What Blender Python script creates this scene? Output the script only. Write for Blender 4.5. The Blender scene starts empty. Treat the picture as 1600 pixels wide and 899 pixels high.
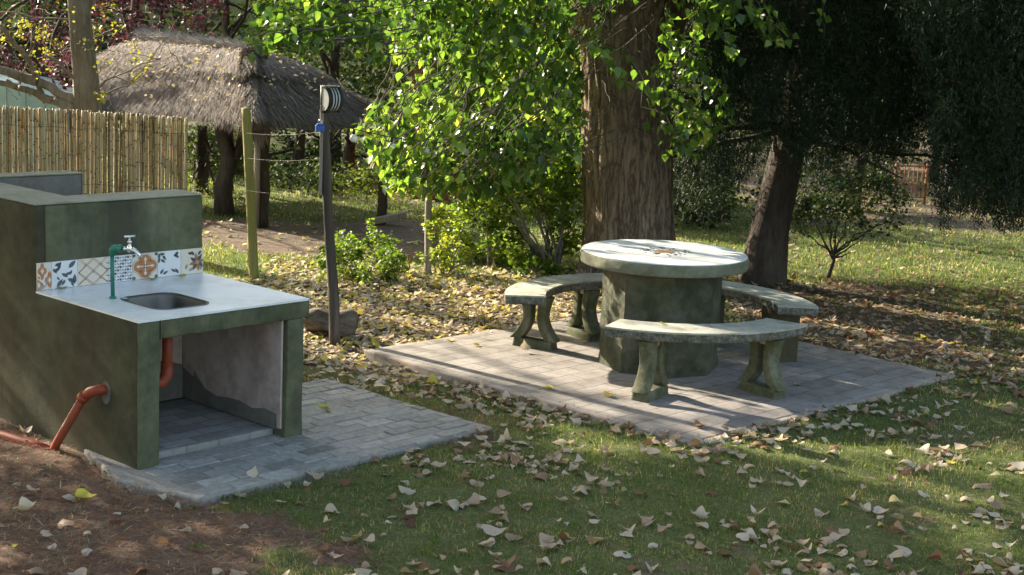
import bpy, math, random
import numpy as np
from mathutils import Vector, Matrix, noise as mnoise
random.seed(7)
RG = np.random.default_rng(11)
SC = bpy.context.scene
COL = SC.collection
PI = math.pi

# ---------------------------------------------------------------- camera
F, PITCH, ROLL, CH = 2300.0, 0.176, 0.045, 2.24
c_, s_ = math.cos(PITCH), math.sin(PITCH)
cr_, sr_ = math.cos(ROLL), math.sin(ROLL)
R0 = Vector((1, 0, 0)); U0 = Vector((0, s_, c_)); FW = Vector((0, c_, -s_))
RIGHT = R0 * cr_ + U0 * sr_
UP = U0 * cr_ - R0 * sr_
cam_d = bpy.data.cameras.new('camera')
cam = bpy.data.objects.new('camera', cam_d); COL.objects.link(cam)
mw = Matrix.Identity(4)
for i in range(3):
    mw[i][0] = RIGHT[i]; mw[i][1] = UP[i]; mw[i][2] = -FW[i]
mw[2][3] = CH
cam.matrix_world = mw
cam_d.sensor_width = 36.0
cam_d.lens = F / 1600.0 * 36.0
cam_d.clip_end = 400
cam_d.dof.use_dof = True
cam_d.dof.focus_distance = 9.0
cam_d.dof.aperture_fstop = 9
SC.camera = cam

# ---------------------------------------------------------------- light
SUN_AZ, SUN_EL = math.radians(142), math.radians(24)
SD = np.array([math.cos(SUN_AZ) * math.cos(SUN_EL), math.sin(SUN_AZ) * math.cos(SUN_EL), math.sin(SUN_EL)])
W = bpy.data.worlds.new("World"); SC.world = W; W.use_nodes = True
nt = W.node_tree
for n in list(nt.nodes): nt.nodes.remove(n)
sky = nt.nodes.new('ShaderNodeTexSky'); sky.sky_type = 'NISHITA'; sky.sun_disc = False
sky.sun_elevation = SUN_EL
sky.sun_rotation = math.atan2(SD[0], SD[1])
sky.air_density = 1.0; sky.dust_density = 2.5; sky.ozone_density = 1.0
bg = nt.nodes.new('ShaderNodeBackground'); bg.inputs[1].default_value = 0.135
wo = nt.nodes.new('ShaderNodeOutputWorld')
nt.links.new(sky.outputs[0], bg.inputs[0]); nt.links.new(bg.outputs[0], wo.inputs[0])
sl = bpy.data.lights.new('sun', 'SUN'); sl.energy = 5.0; sl.angle = math.radians(0.6); sl.color = (1.0, 0.95, 0.86)
so = bpy.data.objects.new('sun', sl); COL.objects.link(so)
so.rotation_euler = Vector(SD).to_track_quat('Z', 'Y').to_euler()
SC.view_settings.view_transform = 'Standard'
SC.view_settings.look = 'None'
SC.view_settings.gamma = 1
SC.view_settings.exposure = 1.85
SC.view_settings.use_white_balance = True
SC.view_settings.white_balance_temperature = 7500
SC.view_settings.white_balance_tint = 8
SC.view_settings.use_curve_mapping = False

# ---------------------------------------------------------------- coordinates
def ray(px, py):
    d = RIGHT * ((px - 800) / F) - UP * ((py - 449.5) / F) + FW
    return d
def G(px, py, z=0.0):                 # the place on a level plane seen at that spot of the photo
    d = ray(px, py); k = (z - CH) / d.z
    return Vector((0, 0, CH)) + d * k
def at(px, py, Y):                    # the place Y metres in front
    d = ray(px, py)
    return Vector((0, 0, CH)) + d * (Y / d.y)
def P(p):
    q = np.asarray(p, float) - np.array([0, 0, CH])
    X = q @ np.array(RIGHT); Yv = q @ np.array(UP); Z = q @ np.array(FW)
    return 800 + F * X / Z, 449.5 - F * Yv / Z

def npoly(x, y, poly):
    ins = np.zeros(np.shape(x), bool)
    n = len(poly)
    for i in range(n):
        x1, y1 = poly[i][:2]; x2, y2 = poly[(i + 1) % n][:2]
        cond = ((y1 > y) != (y2 > y)) & (x < (x2 - x1) * (y - y1) / (y2 - y1 + 1e-12) + x1)
        ins ^= cond
    return ins

def vnoise(x, y, s=1.0, seed=0):
    """cheap smooth 2-D value noise, 0..1, vectorised"""
    x = np.asarray(x, float) / s + seed * 17.3; y = np.asarray(y, float) / s + seed * 9.1
    xi = np.floor(x).astype(np.int64); yi = np.floor(y).astype(np.int64)
    fx = x - xi; fy = y - yi
    fx = fx * fx * (3 - 2 * fx); fy = fy * fy * (3 - 2 * fy)
    def h(a, b):
        n = (a * 374761393 + b * 668265263 + seed * 1442695) & 0x7fffffff
        n = ((n ^ (n >> 13)) * 1274126177) & 0x7fffffff
        return ((n ^ (n >> 16)) & 0xffff) / 65535.0
    return (h(xi, yi) * (1 - fx) + h(xi + 1, yi) * fx) * (1 - fy) + (h(xi, yi + 1) * (1 - fx) + h(xi + 1, yi + 1) * fx) * fy

def fbm(x, y, s, seed=0):
    return (vnoise(x, y, s, seed) * .5 + vnoise(x, y, s * .47, seed + 1) * .3 + vnoise(x, y, s * .21, seed + 2) * .2)

def sstep(a, b, x):
    t = np.clip((np.asarray(x, float) - a) / (b - a), 0, 1)
    return t * t * (3 - 2 * t)

# paved areas
SA = .793; SO = np.array([1.056, 7.955]); SU = np.array([math.cos(SA), math.sin(SA)]); SV = np.array([-SU[1], SU[0]])
SW, SDp = 2.81, 2.78
SLAB = [SO, SO + SU * SW, SO + SU * SW + SV * SDp, SO + SV * SDp]
KA = .832; K = np.array([-1.804, 6.988]); KU = np.array([math.cos(KA), math.sin(KA)]); KV = np.array([-KU[1], KU[0]])
def kuv(u, v): return K + KU * u + KV * v
PAD = [kuv(-.02, -.545), kuv(1.98, -.54), kuv(1.86, .90), kuv(1.0, .95), kuv(0.0, .5), kuv(-.15, -.05)]
COUNTER = [kuv(0, 0), kuv(1.06, 0), kuv(1.06, 1.2), kuv(.3, 1.2), kuv(.3, 2.6), kuv(0, 2.6)]
TC = np.array([1.019, 9.846])

def gh(x, y):
    """height of the ground"""
    x = np.asarray(x, float); y = np.asarray(y, float)
    base = -.03 + (fbm(x, y, 1.3, 3) - .5) * .03
    # a little lower beside the raised left corner of the big slab
    d = np.hypot(x - G(585, 547).x, y - G(585, 547).y)
    base = base - .05 * np.exp(-(d / .8) ** 2)
    d = np.hypot(x - 1.06, y - 7.95)
    base = base + .012 * np.exp(-(d / .7) ** 2)
    base = base + sstep(31, 52, y) * 11 + sstep(40, 90, np.abs(x)) * 4
    return base

def soilness(x, y):
    """0 = grass, 1 = bare soil"""
    x = np.asarray(x, float); y = np.asarray(y, float)
    n = fbm(x, y, .9, 5) - .5
    n2 = fbm(x, y, .35, 9) - .5
    s = np.zeros_like(x + y)
    s = np.maximum(s, sstep(.22, -.30, (x + 0.88 + (y - 5.6) * .18) + n * 1.8 + n2 * 1.3) * sstep(9.0, 7.6, y))
    lit = sstep(9.1, 9.8, y + n) * sstep(13.4, 12.6, y + n * 1.5) * sstep(-2.2, -1.4, x + n) * sstep(1.9, 1.2, x)
    s = np.maximum(s, lit * .9)
    r = sstep(9.6, 10.6, y + n + (x - 3) * -.15) * sstep(14.1, 13.5, y + n) * sstep(1.0, 2.0, x)
    s = np.maximum(s, r * (.68 - .35 * sstep(3.2, 4.4, x)))
    hut = sstep(14.0, 14.5, y + n) * sstep(16.9, 16.2, y + n) * sstep(-7, -6, x) * sstep(-.4, -1.1, x)
    s = np.maximum(s, hut)
    far = sstep(17.4, 18.4, y + n) * sstep(2.5, 3.5, x)
    s = np.maximum(s, far * .62)
    bare = sstep(.60, .74, fbm(x, y, 1.0, 21)) * .45
    s = np.maximum(s, bare)
    return np.clip(s, 0, 1)

# ground areas kept sunny by gaps cut in the leaf crowns
def gp(l): return [tuple(G(*q)[:2]) for q in l]
LIT = [(gp([(455, 400), (560, 440), (700, 432), (930, 428), (1010, 500), (900, 528), (720, 535), (585, 552), (470, 520), (420, 470)]), .985),
       (gp([(600, 552), (860, 516), (970, 520), (1000, 575), (1180, 608), (1262, 637), (1225, 643), (1050, 618), (900, 608), (700, 582)]), .985),
       (gp([(1300, 640), (1370, 618), (1480, 622), (1600, 630), (1600, 660), (1500, 668), (1400, 662)]), .72),
       (gp([(1215, 352), (1700, 352), (1760, 400), (1600, 428), (1400, 432), (1225, 425)]), .85),
       (gp([(1215, 425), (1500, 430), (1500, 445), (1230, 440)]), .3),
       (gp([(320, 290), (760, 280), (760, 325), (420, 330)]), .9),
       (gp([(315, 385), (540, 380), (560, 410), (450, 400), (400, 440), (320, 410)]), .6),
       (gp([(1480, 430), (1750, 420), (1750, 640), (1540, 620), (1500, 530)]), .72),
       (gp([(1250, 700), (1420, 690), (1500, 740), (1330, 760)]), .35), (gp([(820, 700), (960, 720), (900, 780), (780, 750)]), .3)]
def shades_lit(p, rnd, extra=()):
    """True where a leaf at p would shade one of the sunny places"""
    bad = np.zeros(len(p), bool)
    for z0 in (0.0,):
        t = (p[:, 2] - z0) / SD[2]
        gx = p[:, 0] - SD[0] * t; gy = p[:, 1] - SD[1] * t
        wob = (fbm(gx, gy, .5, 33) - .5) * .5
        for poly, pr in LIT:
            bad |= npoly(gx + wob, gy + wob, poly) & (rnd < pr) & (t > 0)
    t = (p[:, 2] - .78) / SD[2]
    gx = p[:, 0] - SD[0] * t; gy = p[:, 1] - SD[1] * t
    # streaks of sun on the table: bands running along the sun's direction
    ac = (gx - TC[0]) * SD[1] - (gy - TC[1]) * SD[0]; al = (gx - TC[0]) * SD[0] + (gy - TC[1]) * SD[1]
    st = vnoise(ac, al * .25, .11, 91)
    bad |= (np.hypot(gx - TC[0] + .12, gy - TC[1]) < .62) & (t > 0) & (rnd < np.where(st > .62, .80, .99))
    t = (p[:, 2] - .45) / SD[2]                      # benches
    gx = p[:, 0] - SD[0] * t; gy = p[:, 1] - SD[1] * t
    bad |= (np.hypot(gx - TC[0], gy - TC[1]) < 1.12) & (gx < TC[0] + .35) & (t > 0) & (rnd < .95)
    t = (p[:, 2] - 1.6) / SD[2]                      # poplar spray, hut roof
    gx = p[:, 0] - SD[0] * t; gy = p[:, 1] - SD[1] * t
    bad |= (gx > -2.6) & (gx < 1.0) & (gy > 9.8) & (gy < 14.2) & (t > 0) & (rnd < .93)
    bad |= (gx > -6.2) & (gx < -1.3) & (gy > 14.8) & (gy < 19) & (t > 0) & (rnd < .93)
    t = (p[:, 2] - 2.35) / SD[2]                     # low boughs over the post
    gx = p[:, 0] - SD[0] * t; gy = p[:, 1] - SD[1] * t
    bad |= (gx > -2.2) & (gx < -.5) & (gy > 8.4) & (gy < 10.6) & (t > .1) & (rnd < .8)
    t = (p[:, 2] - 1.1) / SD[2]                      # big trunk
    gx = p[:, 0] - SD[0] * t; gy = p[:, 1] - SD[1] * t
    bad |= (np.hypot(gx - 1.1, gy - 13.6) < .55) & (t > 0) & (rnd < .9)
    t = (p[:, 2] - .4) / SD[2]                       # pedestal
    gx = p[:, 0] - SD[0] * t; gy = p[:, 1] - SD[1] * t
    bad |= (np.hypot(gx - TC[0] + .2, gy - TC[1]) < .35) & (t > 0) & (rnd < .97)
    t = (p[:, 2] - 1.0) / SD[2]                      # cane fence
    gx = p[:, 0] - SD[0] * t; gy = p[:, 1] - SD[1] * t
    bad |= (gx > -5.4) & (gx < -2.4) & (gy > 11.7) & (gy < 13) & (t > 0) & (rnd < .93)
    return bad

def shades_table(p):
    bad = np.zeros(len(p), bool)
    for z0, R_ in ((.78, .66), (.35, .5)):
        t = (p[:, 2] - z0) / SD[2]; gx = p[:, 0] - SD[0] * t; gy = p[:, 1] - SD[1] * t
        ac = (gx - TC[0]) * SD[1] - (gy - TC[1]) * SD[0]; al = (gx - TC[0]) * SD[0] + (gy - TC[1]) * SD[1]
        st = vnoise(ac, al * .3, .10, 91)
        bad |= (np.hypot(gx - TC[0] + .12, gy - TC[1]) < R_) & (t > 0) & (st < .60)
    return bad
# ---------------------------------------------------------------- object helpers
def tag(o, label=None, cat=None, group=None, kind=None):
    if label: o['label'] = label
    if cat: o['category'] = cat
    if group: o['group'] = group
    if kind: o['kind'] = kind
    return o
def thing(name, label, cat, loc=(0, 0, 0), group=None, rz=0):
    o = bpy.data.objects.new(name, None); COL.objects.link(o)
    o.location = loc; o.rotation_euler = (0, 0, rz); o.empty_display_size = .1
    return tag(o, label, cat, group)
def link_mesh(name, me, mats, parent=None, smooth=False):
    if not isinstance(mats, (list, tuple)): mats = [mats]
    for m in mats: me.materials.append(m)
    if smooth:
        me.polygons.foreach_set('use_smooth', np.ones(len(me.polygons), bool))
    o = bpy.data.objects.new(name, me); COL.objects.link(o)
    if parent is not None:
        o.parent = parent
    return o

class MB:
    """collects shapes into ONE mesh (in the parent's local space when origin is given)"""
    def __init__(s, origin=(0, 0, 0)):
        s.v = []; s.f = []; s.mi = []; s.r = []; s.o = Vector(origin)
    def add(s, vs, fs, mi=0, r=None):
        b = len(s.v)
        s.v += [tuple(Vector(v) - s.o) for v in vs]
        if r is None: r = random.random()
        for f in fs:
            s.f.append([b + i for i in f]); s.mi.append(mi); s.r.append(r)
    def box(s, c, size, X=(1, 0, 0), Y=None, mi=0, r=None, taper=1.0):
        X = Vector(X).normalized()
        Z = Vector((0, 0, 1)) if Y is None else None
        if Y is None: Y = Z.cross(X).normalized()
        else: Y = Vector(Y).normalized(); Z = X.cross(Y).normalized()
        c = Vector(c); hx, hy, hz = [q / 2 for q in size]
        vs = []
        for sz in (-1, 1):
            k = 1 if sz < 0 else taper
            for sx, sy in ((-1, -1), (1, -1), (1, 1), (-1, 1)):
                vs.append(c + X * hx * sx * k + Y * hy * sy * k + Z * hz * sz)
        s.add(vs, [(3, 2, 1, 0), (4, 5, 6, 7), (0, 1, 5, 4), (1, 2, 6, 5), (2, 3, 7, 6), (3, 0, 4, 7)], mi, r)
    def prism(s, pts, z0, z1, mi=0, r=None):
        n = len(pts)
        vs = [(p[0], p[1], z0) for p in pts] + [(p[0], p[1], z1) for p in pts]
        fs = [tuple(range(n - 1, -1, -1)), tuple(range(n, 2 * n))] + [(i, (i + 1) % n, n + (i + 1) % n, n + i) for i in range(n)]
        s.add(vs, fs, mi, r)
    def extr(s, pts, d, mi=0, r=None):
        """planar polygon pts (3-D) pushed along d"""
        n = len(pts); d = Vector(d)
        vs = [Vector(p) for p in pts] + [Vector(p) + d for p in pts]
        fs = [tuple(range(n - 1, -1, -1)), tuple(range(n, 2 * n))] + [(i, (i + 1) % n, n + (i + 1) % n, n + i) for i in range(n)]
        s.add(vs, fs, mi, r)
    def tube(s, pts, rad, n=8, cap=True, mi=0, r=None, wob=0, seed=0):
        pts = [Vector(p) for p in pts]
        if not isinstance(rad, (list, tuple)): rad = [rad] * len(pts)
        vs = []; fs = []
        prev = None
        for i, p in enumerate(pts):
            t = (pts[min(i + 1, len(pts) - 1)] - pts[max(i - 1, 0)]).normalized()
            if prev is None:
                a = Vector((1, 0, 0)) if abs(t.x) < .9 else Vector((0, 1, 0))
                X = (a - t * a.dot(t)).normalized()
            else:
                X = (prev - t * prev.dot(t)).normalized()
            prev = X; Y = t.cross(X)
            for j in range(n):
                an = 2 * PI * j / n
                rr = rad[i]
                if wob: rr *= 1 + wob * mnoise.noise(Vector((math.cos(an) * 1.7 + seed, math.sin(an) * 1.7, i * .35 + seed)))
                vs.append(p + (X * math.cos(an) + Y * math.sin(an)) * rr)
        for i in range(len(pts) - 1):
            for j in range(n):
                a = i * n + j; b = i * n + (j + 1) % n
                fs.append((a, b, b + n, a + n))
        if cap:
            fs.append(tuple(range(n - 1, -1, -1))); fs.append(tuple(range((len(pts) - 1) * n, len(pts) * n)))
        s.add(vs, fs, mi, r)
    def lathe(s, prof, c, n=24, axis=(0, 0, 1), mi=0, r=None, caps=True):
        c = Vector(c); A = Vector(axis).normalized()
        a = Vector((1, 0, 0)) if abs(A.x) < .9 else Vector((0, 1, 0))
        X = (a - A * a.dot(A)).normalized(); Y = A.cross(X)
        vs = []; fs = []
        for (rr, h) in prof:
            for j in range(n):
                an = 2 * PI * j / n
                vs.append(c + A * h + (X * math.cos(an) + Y * math.sin(an)) * rr)
        for i in range(len(prof) - 1):
            for j in range(n):
                q = i * n + j; w = i * n + (j + 1) % n
                fs.append((q, w, w + n, q + n))
        if caps:
            fs.append(tuple(range(n - 1, -1, -1))); fs.append(tuple(range((len(prof) - 1) * n, len(prof) * n)))
        s.add(vs, fs, mi, r)
    def build(s, name, mats, parent=None, smooth=False, bevel=0, sub=0):
        me = bpy.data.meshes.new(name)
        me.from_pydata(s.v, [], s.f)
        me.polygons.foreach_set('material_index', s.mi)
        a = me.attributes.new('rnd', 'FLOAT', 'FACE'); a.data.foreach_set('value', s.r)
        o = link_mesh(name, me, mats, parent, smooth)
        me.update()
        if bevel:
            m = o.modifiers.new('bevel', 'BEVEL'); m.width = bevel; m.segments = 2; m.limit_method = 'ANGLE'; m.angle_limit = math.radians(35)
        return o

def fast_mesh(V, tris, rnd):
    """V (N,n,3) instances of one template, tris (m,3)"""
    N, n, _ = V.shape; m = len(tris)
    me = bpy.data.meshes.new('m')
    me.vertices.add(N * n); me.vertices.foreach_set('co', V.reshape(-1).astype(np.float32))
    idx = (np.asarray(tris)[None] + (np.arange(N) * n)[:, None, None]).reshape(-1)
    me.loops.add(len(idx)); me.loops.foreach_set('vertex_index', idx.astype(np.int32))
    me.polygons.add(N * m)
    me.polygons.foreach_set('loop_start', np.arange(0, N * m * 3, 3, dtype=np.int32))
    me.update(calc_edges=True)
    a = me.attributes.new('rnd', 'FLOAT', 'FACE'); a.data.foreach_set('value', np.repeat(rnd, m).astype(np.float32))
    return me
def scatter(name, V, tris, rnd, mat, parent=None, smooth=False):
    me = fast_mesh(V, tris, rnd); me.name = name
    if parent is not None:
        off = np.array(parent.location, dtype=np.float32)
        co = np.empty(len(me.vertices) * 3, np.float32); me.vertices.foreach_get('co', co)
        co = (co.reshape(-1, 3) - off).reshape(-1); me.vertices.foreach_set('co', co); me.update()
    return link_mesh(name, me, mat, parent, smooth)
def join_scatter(name, parts, mat, parent=None, smooth=False):
    """parts: list of (V,tris,rnd) -> one mesh"""
    vs = []; ts = []; rs = []; b = 0
    for V, tris, rnd in parts:
        N, n, _ = V.shape
        vs.append(V.reshape(-1, 3)); ts.append((np.asarray(tris)[None] + (np.arange(N) * n)[:, None, None]).reshape(-1, 3) + b)
        rs.append(np.repeat(rnd, len(tris))); b += N * n
    V = np.concatenate(vs)[None]; T = np.concatenate(ts); R = np.concatenate(rs)
    me = bpy.data.meshes.new(name)
    me.vertices.add(V.shape[1])
    off = np.array(parent.location) if parent is not None else np.zeros(3)
    me.vertices.foreach_set('co', (V[0] - off).reshape(-1).astype(np.float32))
    me.loops.add(len(T) * 3); me.loops.foreach_set('vertex_index', T.reshape(-1).astype(np.int32))
    me.polygons.add(len(T)); me.polygons.foreach_set('loop_start', np.arange(0, len(T) * 3, 3, dtype=np.int32))
    me.update(calc_edges=True)
    a = me.attributes.new('rnd', 'FLOAT', 'FACE'); a.data.foreach_set('value', R.astype(np.float32))
    return link_mesh(name, me, mat, parent, smooth)

def rotmats(yaw, pitch, roll):
    """R = Rz(yaw) Ry(pitch) Rx(roll), (N,3,3)"""
    cy, sy = np.cos(yaw), np.sin(yaw); cp, sp = np.cos(pitch), np.sin(pitch); cr, sr = np.cos(roll), np.sin(roll)
    R = np.empty((len(yaw), 3, 3))
    R[:, 0, 0] = cy * cp; R[:, 0, 1] = cy * sp * sr - sy * cr; R[:, 0, 2] = cy * sp * cr + sy * sr
    R[:, 1, 0] = sy * cp; R[:, 1, 1] = sy * sp * sr + cy * cr; R[:, 1, 2] = sy * sp * cr - cy * sr
    R[:, 2, 0] = -sp; R[:, 2, 1] = cp * sr; R[:, 2, 2] = cp * cr
    return R

# leaf outlines (x along, y across)
BIG = np.array([(.05, 0), (.0, .20), (.09, .40), (.25, .49), (.42, .45), (.58, .31), (.76, .15), (1, 0), (.76, -.15), (.58, -.31), (.42, -.45), (.25, -.49), (.09, -.40), (.0, -.20),
                (.22, 0), (.45, 0), (.72, 0), (.22, .25), (.42, .22), (.22, -.25), (.42, -.22), (-.28, .012), (-.28, -.012), (.05, .014), (.05, -.014)], float)
BIGT = [(0, 14, 17), (0, 17, 1), (1, 17, 2), (2, 17, 3), (3, 17, 4), (4, 17, 18), (17, 14, 18), (14, 15, 18), (4, 18, 5), (18, 15, 5), (15, 16, 5), (5, 16, 6), (6, 16, 7),
        (14, 0, 19), (19, 0, 13), (19, 13, 12), (19, 12, 11), (19, 11, 10), (19, 10, 20), (14, 19, 20), (15, 14, 20), (20, 10, 9), (15, 20, 9), (16, 15, 9), (16, 9, 8), (16, 8, 7), (21, 22, 24), (21, 24, 23)]
SML = np.array([(0, 0), (.22, .44), (.55, .30), (1, 0), (.55, -.30), (.22, -.44), (.4, 0)], float)
SMLT = [(0, 6, 1), (1, 6, 2), (2, 6, 3), (0, 5, 6), (5, 4, 6), (4, 3, 6)]
QD = np.array([(0, 0), (.45, .33), (1, 0), (.45, -.33)], float)
QDT = [(0, 2, 1), (0, 3, 2)]

def leaves(P0, size, yaw, pitch, roll, tpl=SML, fold=None, bend=None, curl=None):
    N = len(P0)
    fold = RG.uniform(.1, .4, N) if fold is None else fold
    bend = RG.uniform(-.25, .25, N) if bend is None else bend
    curl = np.zeros(N) if curl is None else curl
    x = tpl[None, :, 0]; y = tpl[None, :, 1]
    z = fold[:, None] * np.abs(y) + bend[:, None] * (x - .4) ** 2 * 1.5 + curl[:, None] * y * y * 2
    z = z + (RG.random((N, len(tpl))) - .5) * .05
    jx = (RG.random(z.shape) - .5) * .06; jy = (RG.random(z.shape) - .5) * .06
    if len(tpl) > 20: jx[:, 21:] = 0; jy[:, 21:] = 0; z[:, 21:] = z[:, 21:].mean(1, keepdims=True)
    asp = RG.uniform(.82, 1.12, N)[:, None] if N > 1 else 1.0
    V = np.stack([x + jx, (y + jy) * asp, z], -1) * size[:, None, None]
    R = rotmats(yaw, pitch, roll)
    return np.einsum('nij,nkj->nki', R, V) + P0[:, None, :]

# ---------------------------------------------------------------- materials
def newmat(name):
    m = bpy.data.materials.new(name); m.use_nodes = True
    t = m.node_tree
    for n in list(t.nodes): t.nodes.remove(n)
    out = t.nodes.new('ShaderNodeOutputMaterial')
    b = t.nodes.new('ShaderNodeBsdfPrincipled')
    t.links.new(b.outputs[0], out.inputs[0])
    return m, t, b, out
def ramp(t, stops, fac):
    r = t.nodes.new('ShaderNodeValToRGB')
    e = r.color_ramp.elements
    while len(e) < len(stops): e.new(.5)
    for i, (p, c) in enumerate(stops):
        e[i].position = p; e[i].color = (*c, 1)
    t.links.new(fac, r.inputs[0]); return r
def noise(t, scale, detail=5, rough=.6, stretch=(1, 1, 1), coord='Object', rot=0, dist=0):
    tc = t.nodes.new('ShaderNodeTexCoord'); mp = t.nodes.new('ShaderNodeMapping')
    mp.inputs['Scale'].default_value = stretch; mp.inputs['Rotation'].default_value = (0, 0, rot)
    t.links.new(tc.outputs[coord], mp.inputs[0])
    n = t.nodes.new('ShaderNodeTexNoise'); n.inputs['Scale'].default_value = scale
    n.inputs['Detail'].default_value = detail; n.inputs['Roughness'].default_value = rough
    n.inputs['Distortion'].default_value = dist
    t.links.new(mp.outputs[0], n.inputs['Vector']); return n
def mix(t, a, b, fac, mode='MIX'):
    m = t.nodes.new('ShaderNodeMix'); m.data_type = 'RGBA'; m.blend_type = mode
    for sock, v in ((m.inputs[6], a), (m.inputs[7], b), (m.inputs[0], fac)):
        if hasattr(v, 'links') or isinstance(v, bpy.types.NodeSocket): t.links.new(v, sock)
        elif isinstance(v, tuple): sock.default_value = (*v, 1)
        else: sock.default_value = v
    return m.outputs[2]
def mmath(t, op, a, b=0.0, clamp=False):
    m = t.nodes.new('ShaderNodeMath'); m.operation = op; m.use_clamp = clamp
    for sock, v in ((m.inputs[0], a), (m.inputs[1], b)):
        if isinstance(v, bpy.types.NodeSocket): t.links.new(v, sock)
        else: sock.default_value = v
    return m.outputs[0]
def bump(t, b, h, strength=.4, dist=.01, prev=None):
    n = t.nodes.new('ShaderNodeBump'); n.inputs['Strength'].default_value = strength; n.inputs['Distance'].default_value = dist
    t.links.new(h, n.inputs['Height'])
    if prev is not None: t.links.new(prev, n.inputs['Normal'])
    t.links.new(n.outputs[0], b.inputs['Normal']); return n.outputs[0]

def surf(name, c1, c2, c3=None, s1=4, s2=30, rough=.85, bs=.3, bd=.004, stretch=(1, 1, 1), bscale=60, spec=.3, stain=None, metal=0):
    """mottled surface: two noise sizes, optional streaky stain (colour, scale, stretch, amount)"""
    m, t, b, out = newmat(name)
    n1 = noise(t, s1, 6, .65, stretch); n2 = noise(t, s2, 4, .6, stretch)
    f = mmath(t, 'ADD', mmath(t, 'MULTIPLY', n1.outputs[0], .65), mmath(t, 'MULTIPLY', n2.outputs[0], .35))
    st = [(.36, c1), (.64, c2)] if c3 is None else [(.34, c1), (.5, c2), (.66, c3)]
    col = ramp(t, st, f).outputs[0]
    if stain:
        n3 = noise(t, stain[1], 5, .65, stain[2])
        r3 = ramp(t, [(.48, (0, 0, 0)), (.66, (1, 1, 1))], n3.outputs[0])
        col = mix(t, col, stain[0], mmath(t, 'MULTIPLY', r3.outputs[0], stain[3]))
    t.links.new(col, b.inputs['Base Color'])
    b.inputs['Roughness'].default_value = rough; b.inputs['Specular IOR Level'].default_value = spec
    b.inputs['Metallic'].default_value = metal
    nb = noise(t, bscale, 6, .7, stretch)
    bump(t, b, nb.outputs[0], bs, bd)
    return m
def leafmat(name, stops, transl=.45, rough=.5, spec=.4, tint=(1.0, 1.0, .5), tb=1.5):
    m, t, b, out = newmat(name)
    a = t.nodes.new('ShaderNodeAttribute'); a.attribute_name = 'rnd'
    r = ramp(t, stops, a.outputs['Fac'])
    n = noise(t, 60, 3, .6)
    c = mix(t, r.outputs[0], mix(t, r.outputs[0], (.6, .6, .55), 1.0, 'MULTIPLY'), mmath(t, 'MULTIPLY', n.outputs[0], .6))
    t.links.new(c, b.inputs['Base Color'])
    b.inputs['Roughness'].default_value = rough; b.inputs['Specular IOR Level'].default_value = spec
    if transl > 0:
        tr = t.nodes.new('ShaderNodeBsdfTranslucent')
        tc = mix(t, r.outputs[0], tuple(q * tb for q in tint), 1.0, 'MULTIPLY')
        t.links.new(tc, tr.inputs[0])
        mx = t.nodes.new('ShaderNodeMixShader'); mx.inputs[0].default_value = transl
        t.links.new(b.outputs[0], mx.inputs[1]); t.links.new(tr.outputs[0], mx.inputs[2])
        t.links.new(mx.outputs[0], out.inputs[0])
    return m
def attrmat(name, stops, rough=.8, bs=.3, bscale=80, stretch=(1, 1, 1), spec=.3, var=.5, bd=.003):
    m, t, b, out = newmat(name)
    a = t.nodes.new('ShaderNodeAttribute'); a.attribute_name = 'rnd'
    r = ramp(t, stops, a.outputs['Fac'])
    n = noise(t, bscale * .4, 5, .65, stretch)
    c = mix(t, r.outputs[0], mix(t, r.outputs[0], (.45, .43, .4), 1.0, 'MULTIPLY'), mmath(t, 'MULTIPLY', ramp(t, [(.35, (0, 0, 0)), (.7, (1, 1, 1))], n.outputs[0]).outputs[0], var))
    t.links.new(c, b.inputs['Base Color'])
    b.inputs['Roughness'].default_value = rough; b.inputs['Specular IOR Level'].default_value = spec
    nb = noise(t, bscale, 5, .7, stretch); bump(t, b, nb.outputs[0], bs, bd)
    return m

M = {}
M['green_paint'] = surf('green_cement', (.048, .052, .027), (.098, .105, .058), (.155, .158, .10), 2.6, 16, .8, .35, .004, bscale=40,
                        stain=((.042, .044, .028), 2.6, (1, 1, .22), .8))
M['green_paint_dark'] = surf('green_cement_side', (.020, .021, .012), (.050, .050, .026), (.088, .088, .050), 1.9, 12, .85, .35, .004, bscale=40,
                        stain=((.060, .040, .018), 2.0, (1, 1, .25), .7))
M['cement_top'] = surf('grey_green_cement', (.16, .165, .12), (.235, .24, .185), (.29, .29, .235), 3, 20, .85, .35, .004)
M['white_top'] = surf('white_slab', (.70, .71, .72), (.80, .81, .82), None, 1.5, 9, .32, .03, .001, spec=.5, stain=((.46, .45, .42), 4, (1, 1, 1), .55))
M['inner_plaster'] = surf('pinkish_plaster', (.30, .235, .205), (.46, .37, .33), (.52, .44, .40), 3, 18, .9, .5, .006, bscale=30, stain=((.17, .10, .08), 3, (1, 1, .4), .5))
M['dark_plaster'] = surf('dark_grey_plaster', (.10, .096, .084), (.17, .16, .142), None, 4, 25, .9, .5, .005)
M['steel'] = surf('steel_bowl', (.10, .097, .094), (.17, .165, .16), None, 6, 40, .42, .08, .001, metal=.85, stain=((.10, .09, .08), 6, (1, 1, 1), .8))
M['chrome'] = surf('chrome', (.7, .7, .72), (.8, .8, .82), None, 10, 40, .18, .02, .001, metal=1)
M['teal'] = surf('green_plastic_pipe', (.008, .13, .09), (.015, .20, .14), None, 8, 40, .45, .1, .001, spec=.5)
M['orange_pipe'] = surf('orange_drain_pipe', (.20, .036, .016), (.29, .058, .026), (.23, .08, .045), 6, 40, .5, .1, .001, stain=((.16, .06, .035), 6, (1, 1, 1), .6))
M['bench_top'] = surf('bench_cement', (.27, .265, .22), (.38, .37, .315), (.48, .465, .41), 5, 40, .9, .4, .003, bscale=120, stain=((.20, .21, .165), 7, (1, 1, 1), .7))
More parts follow.
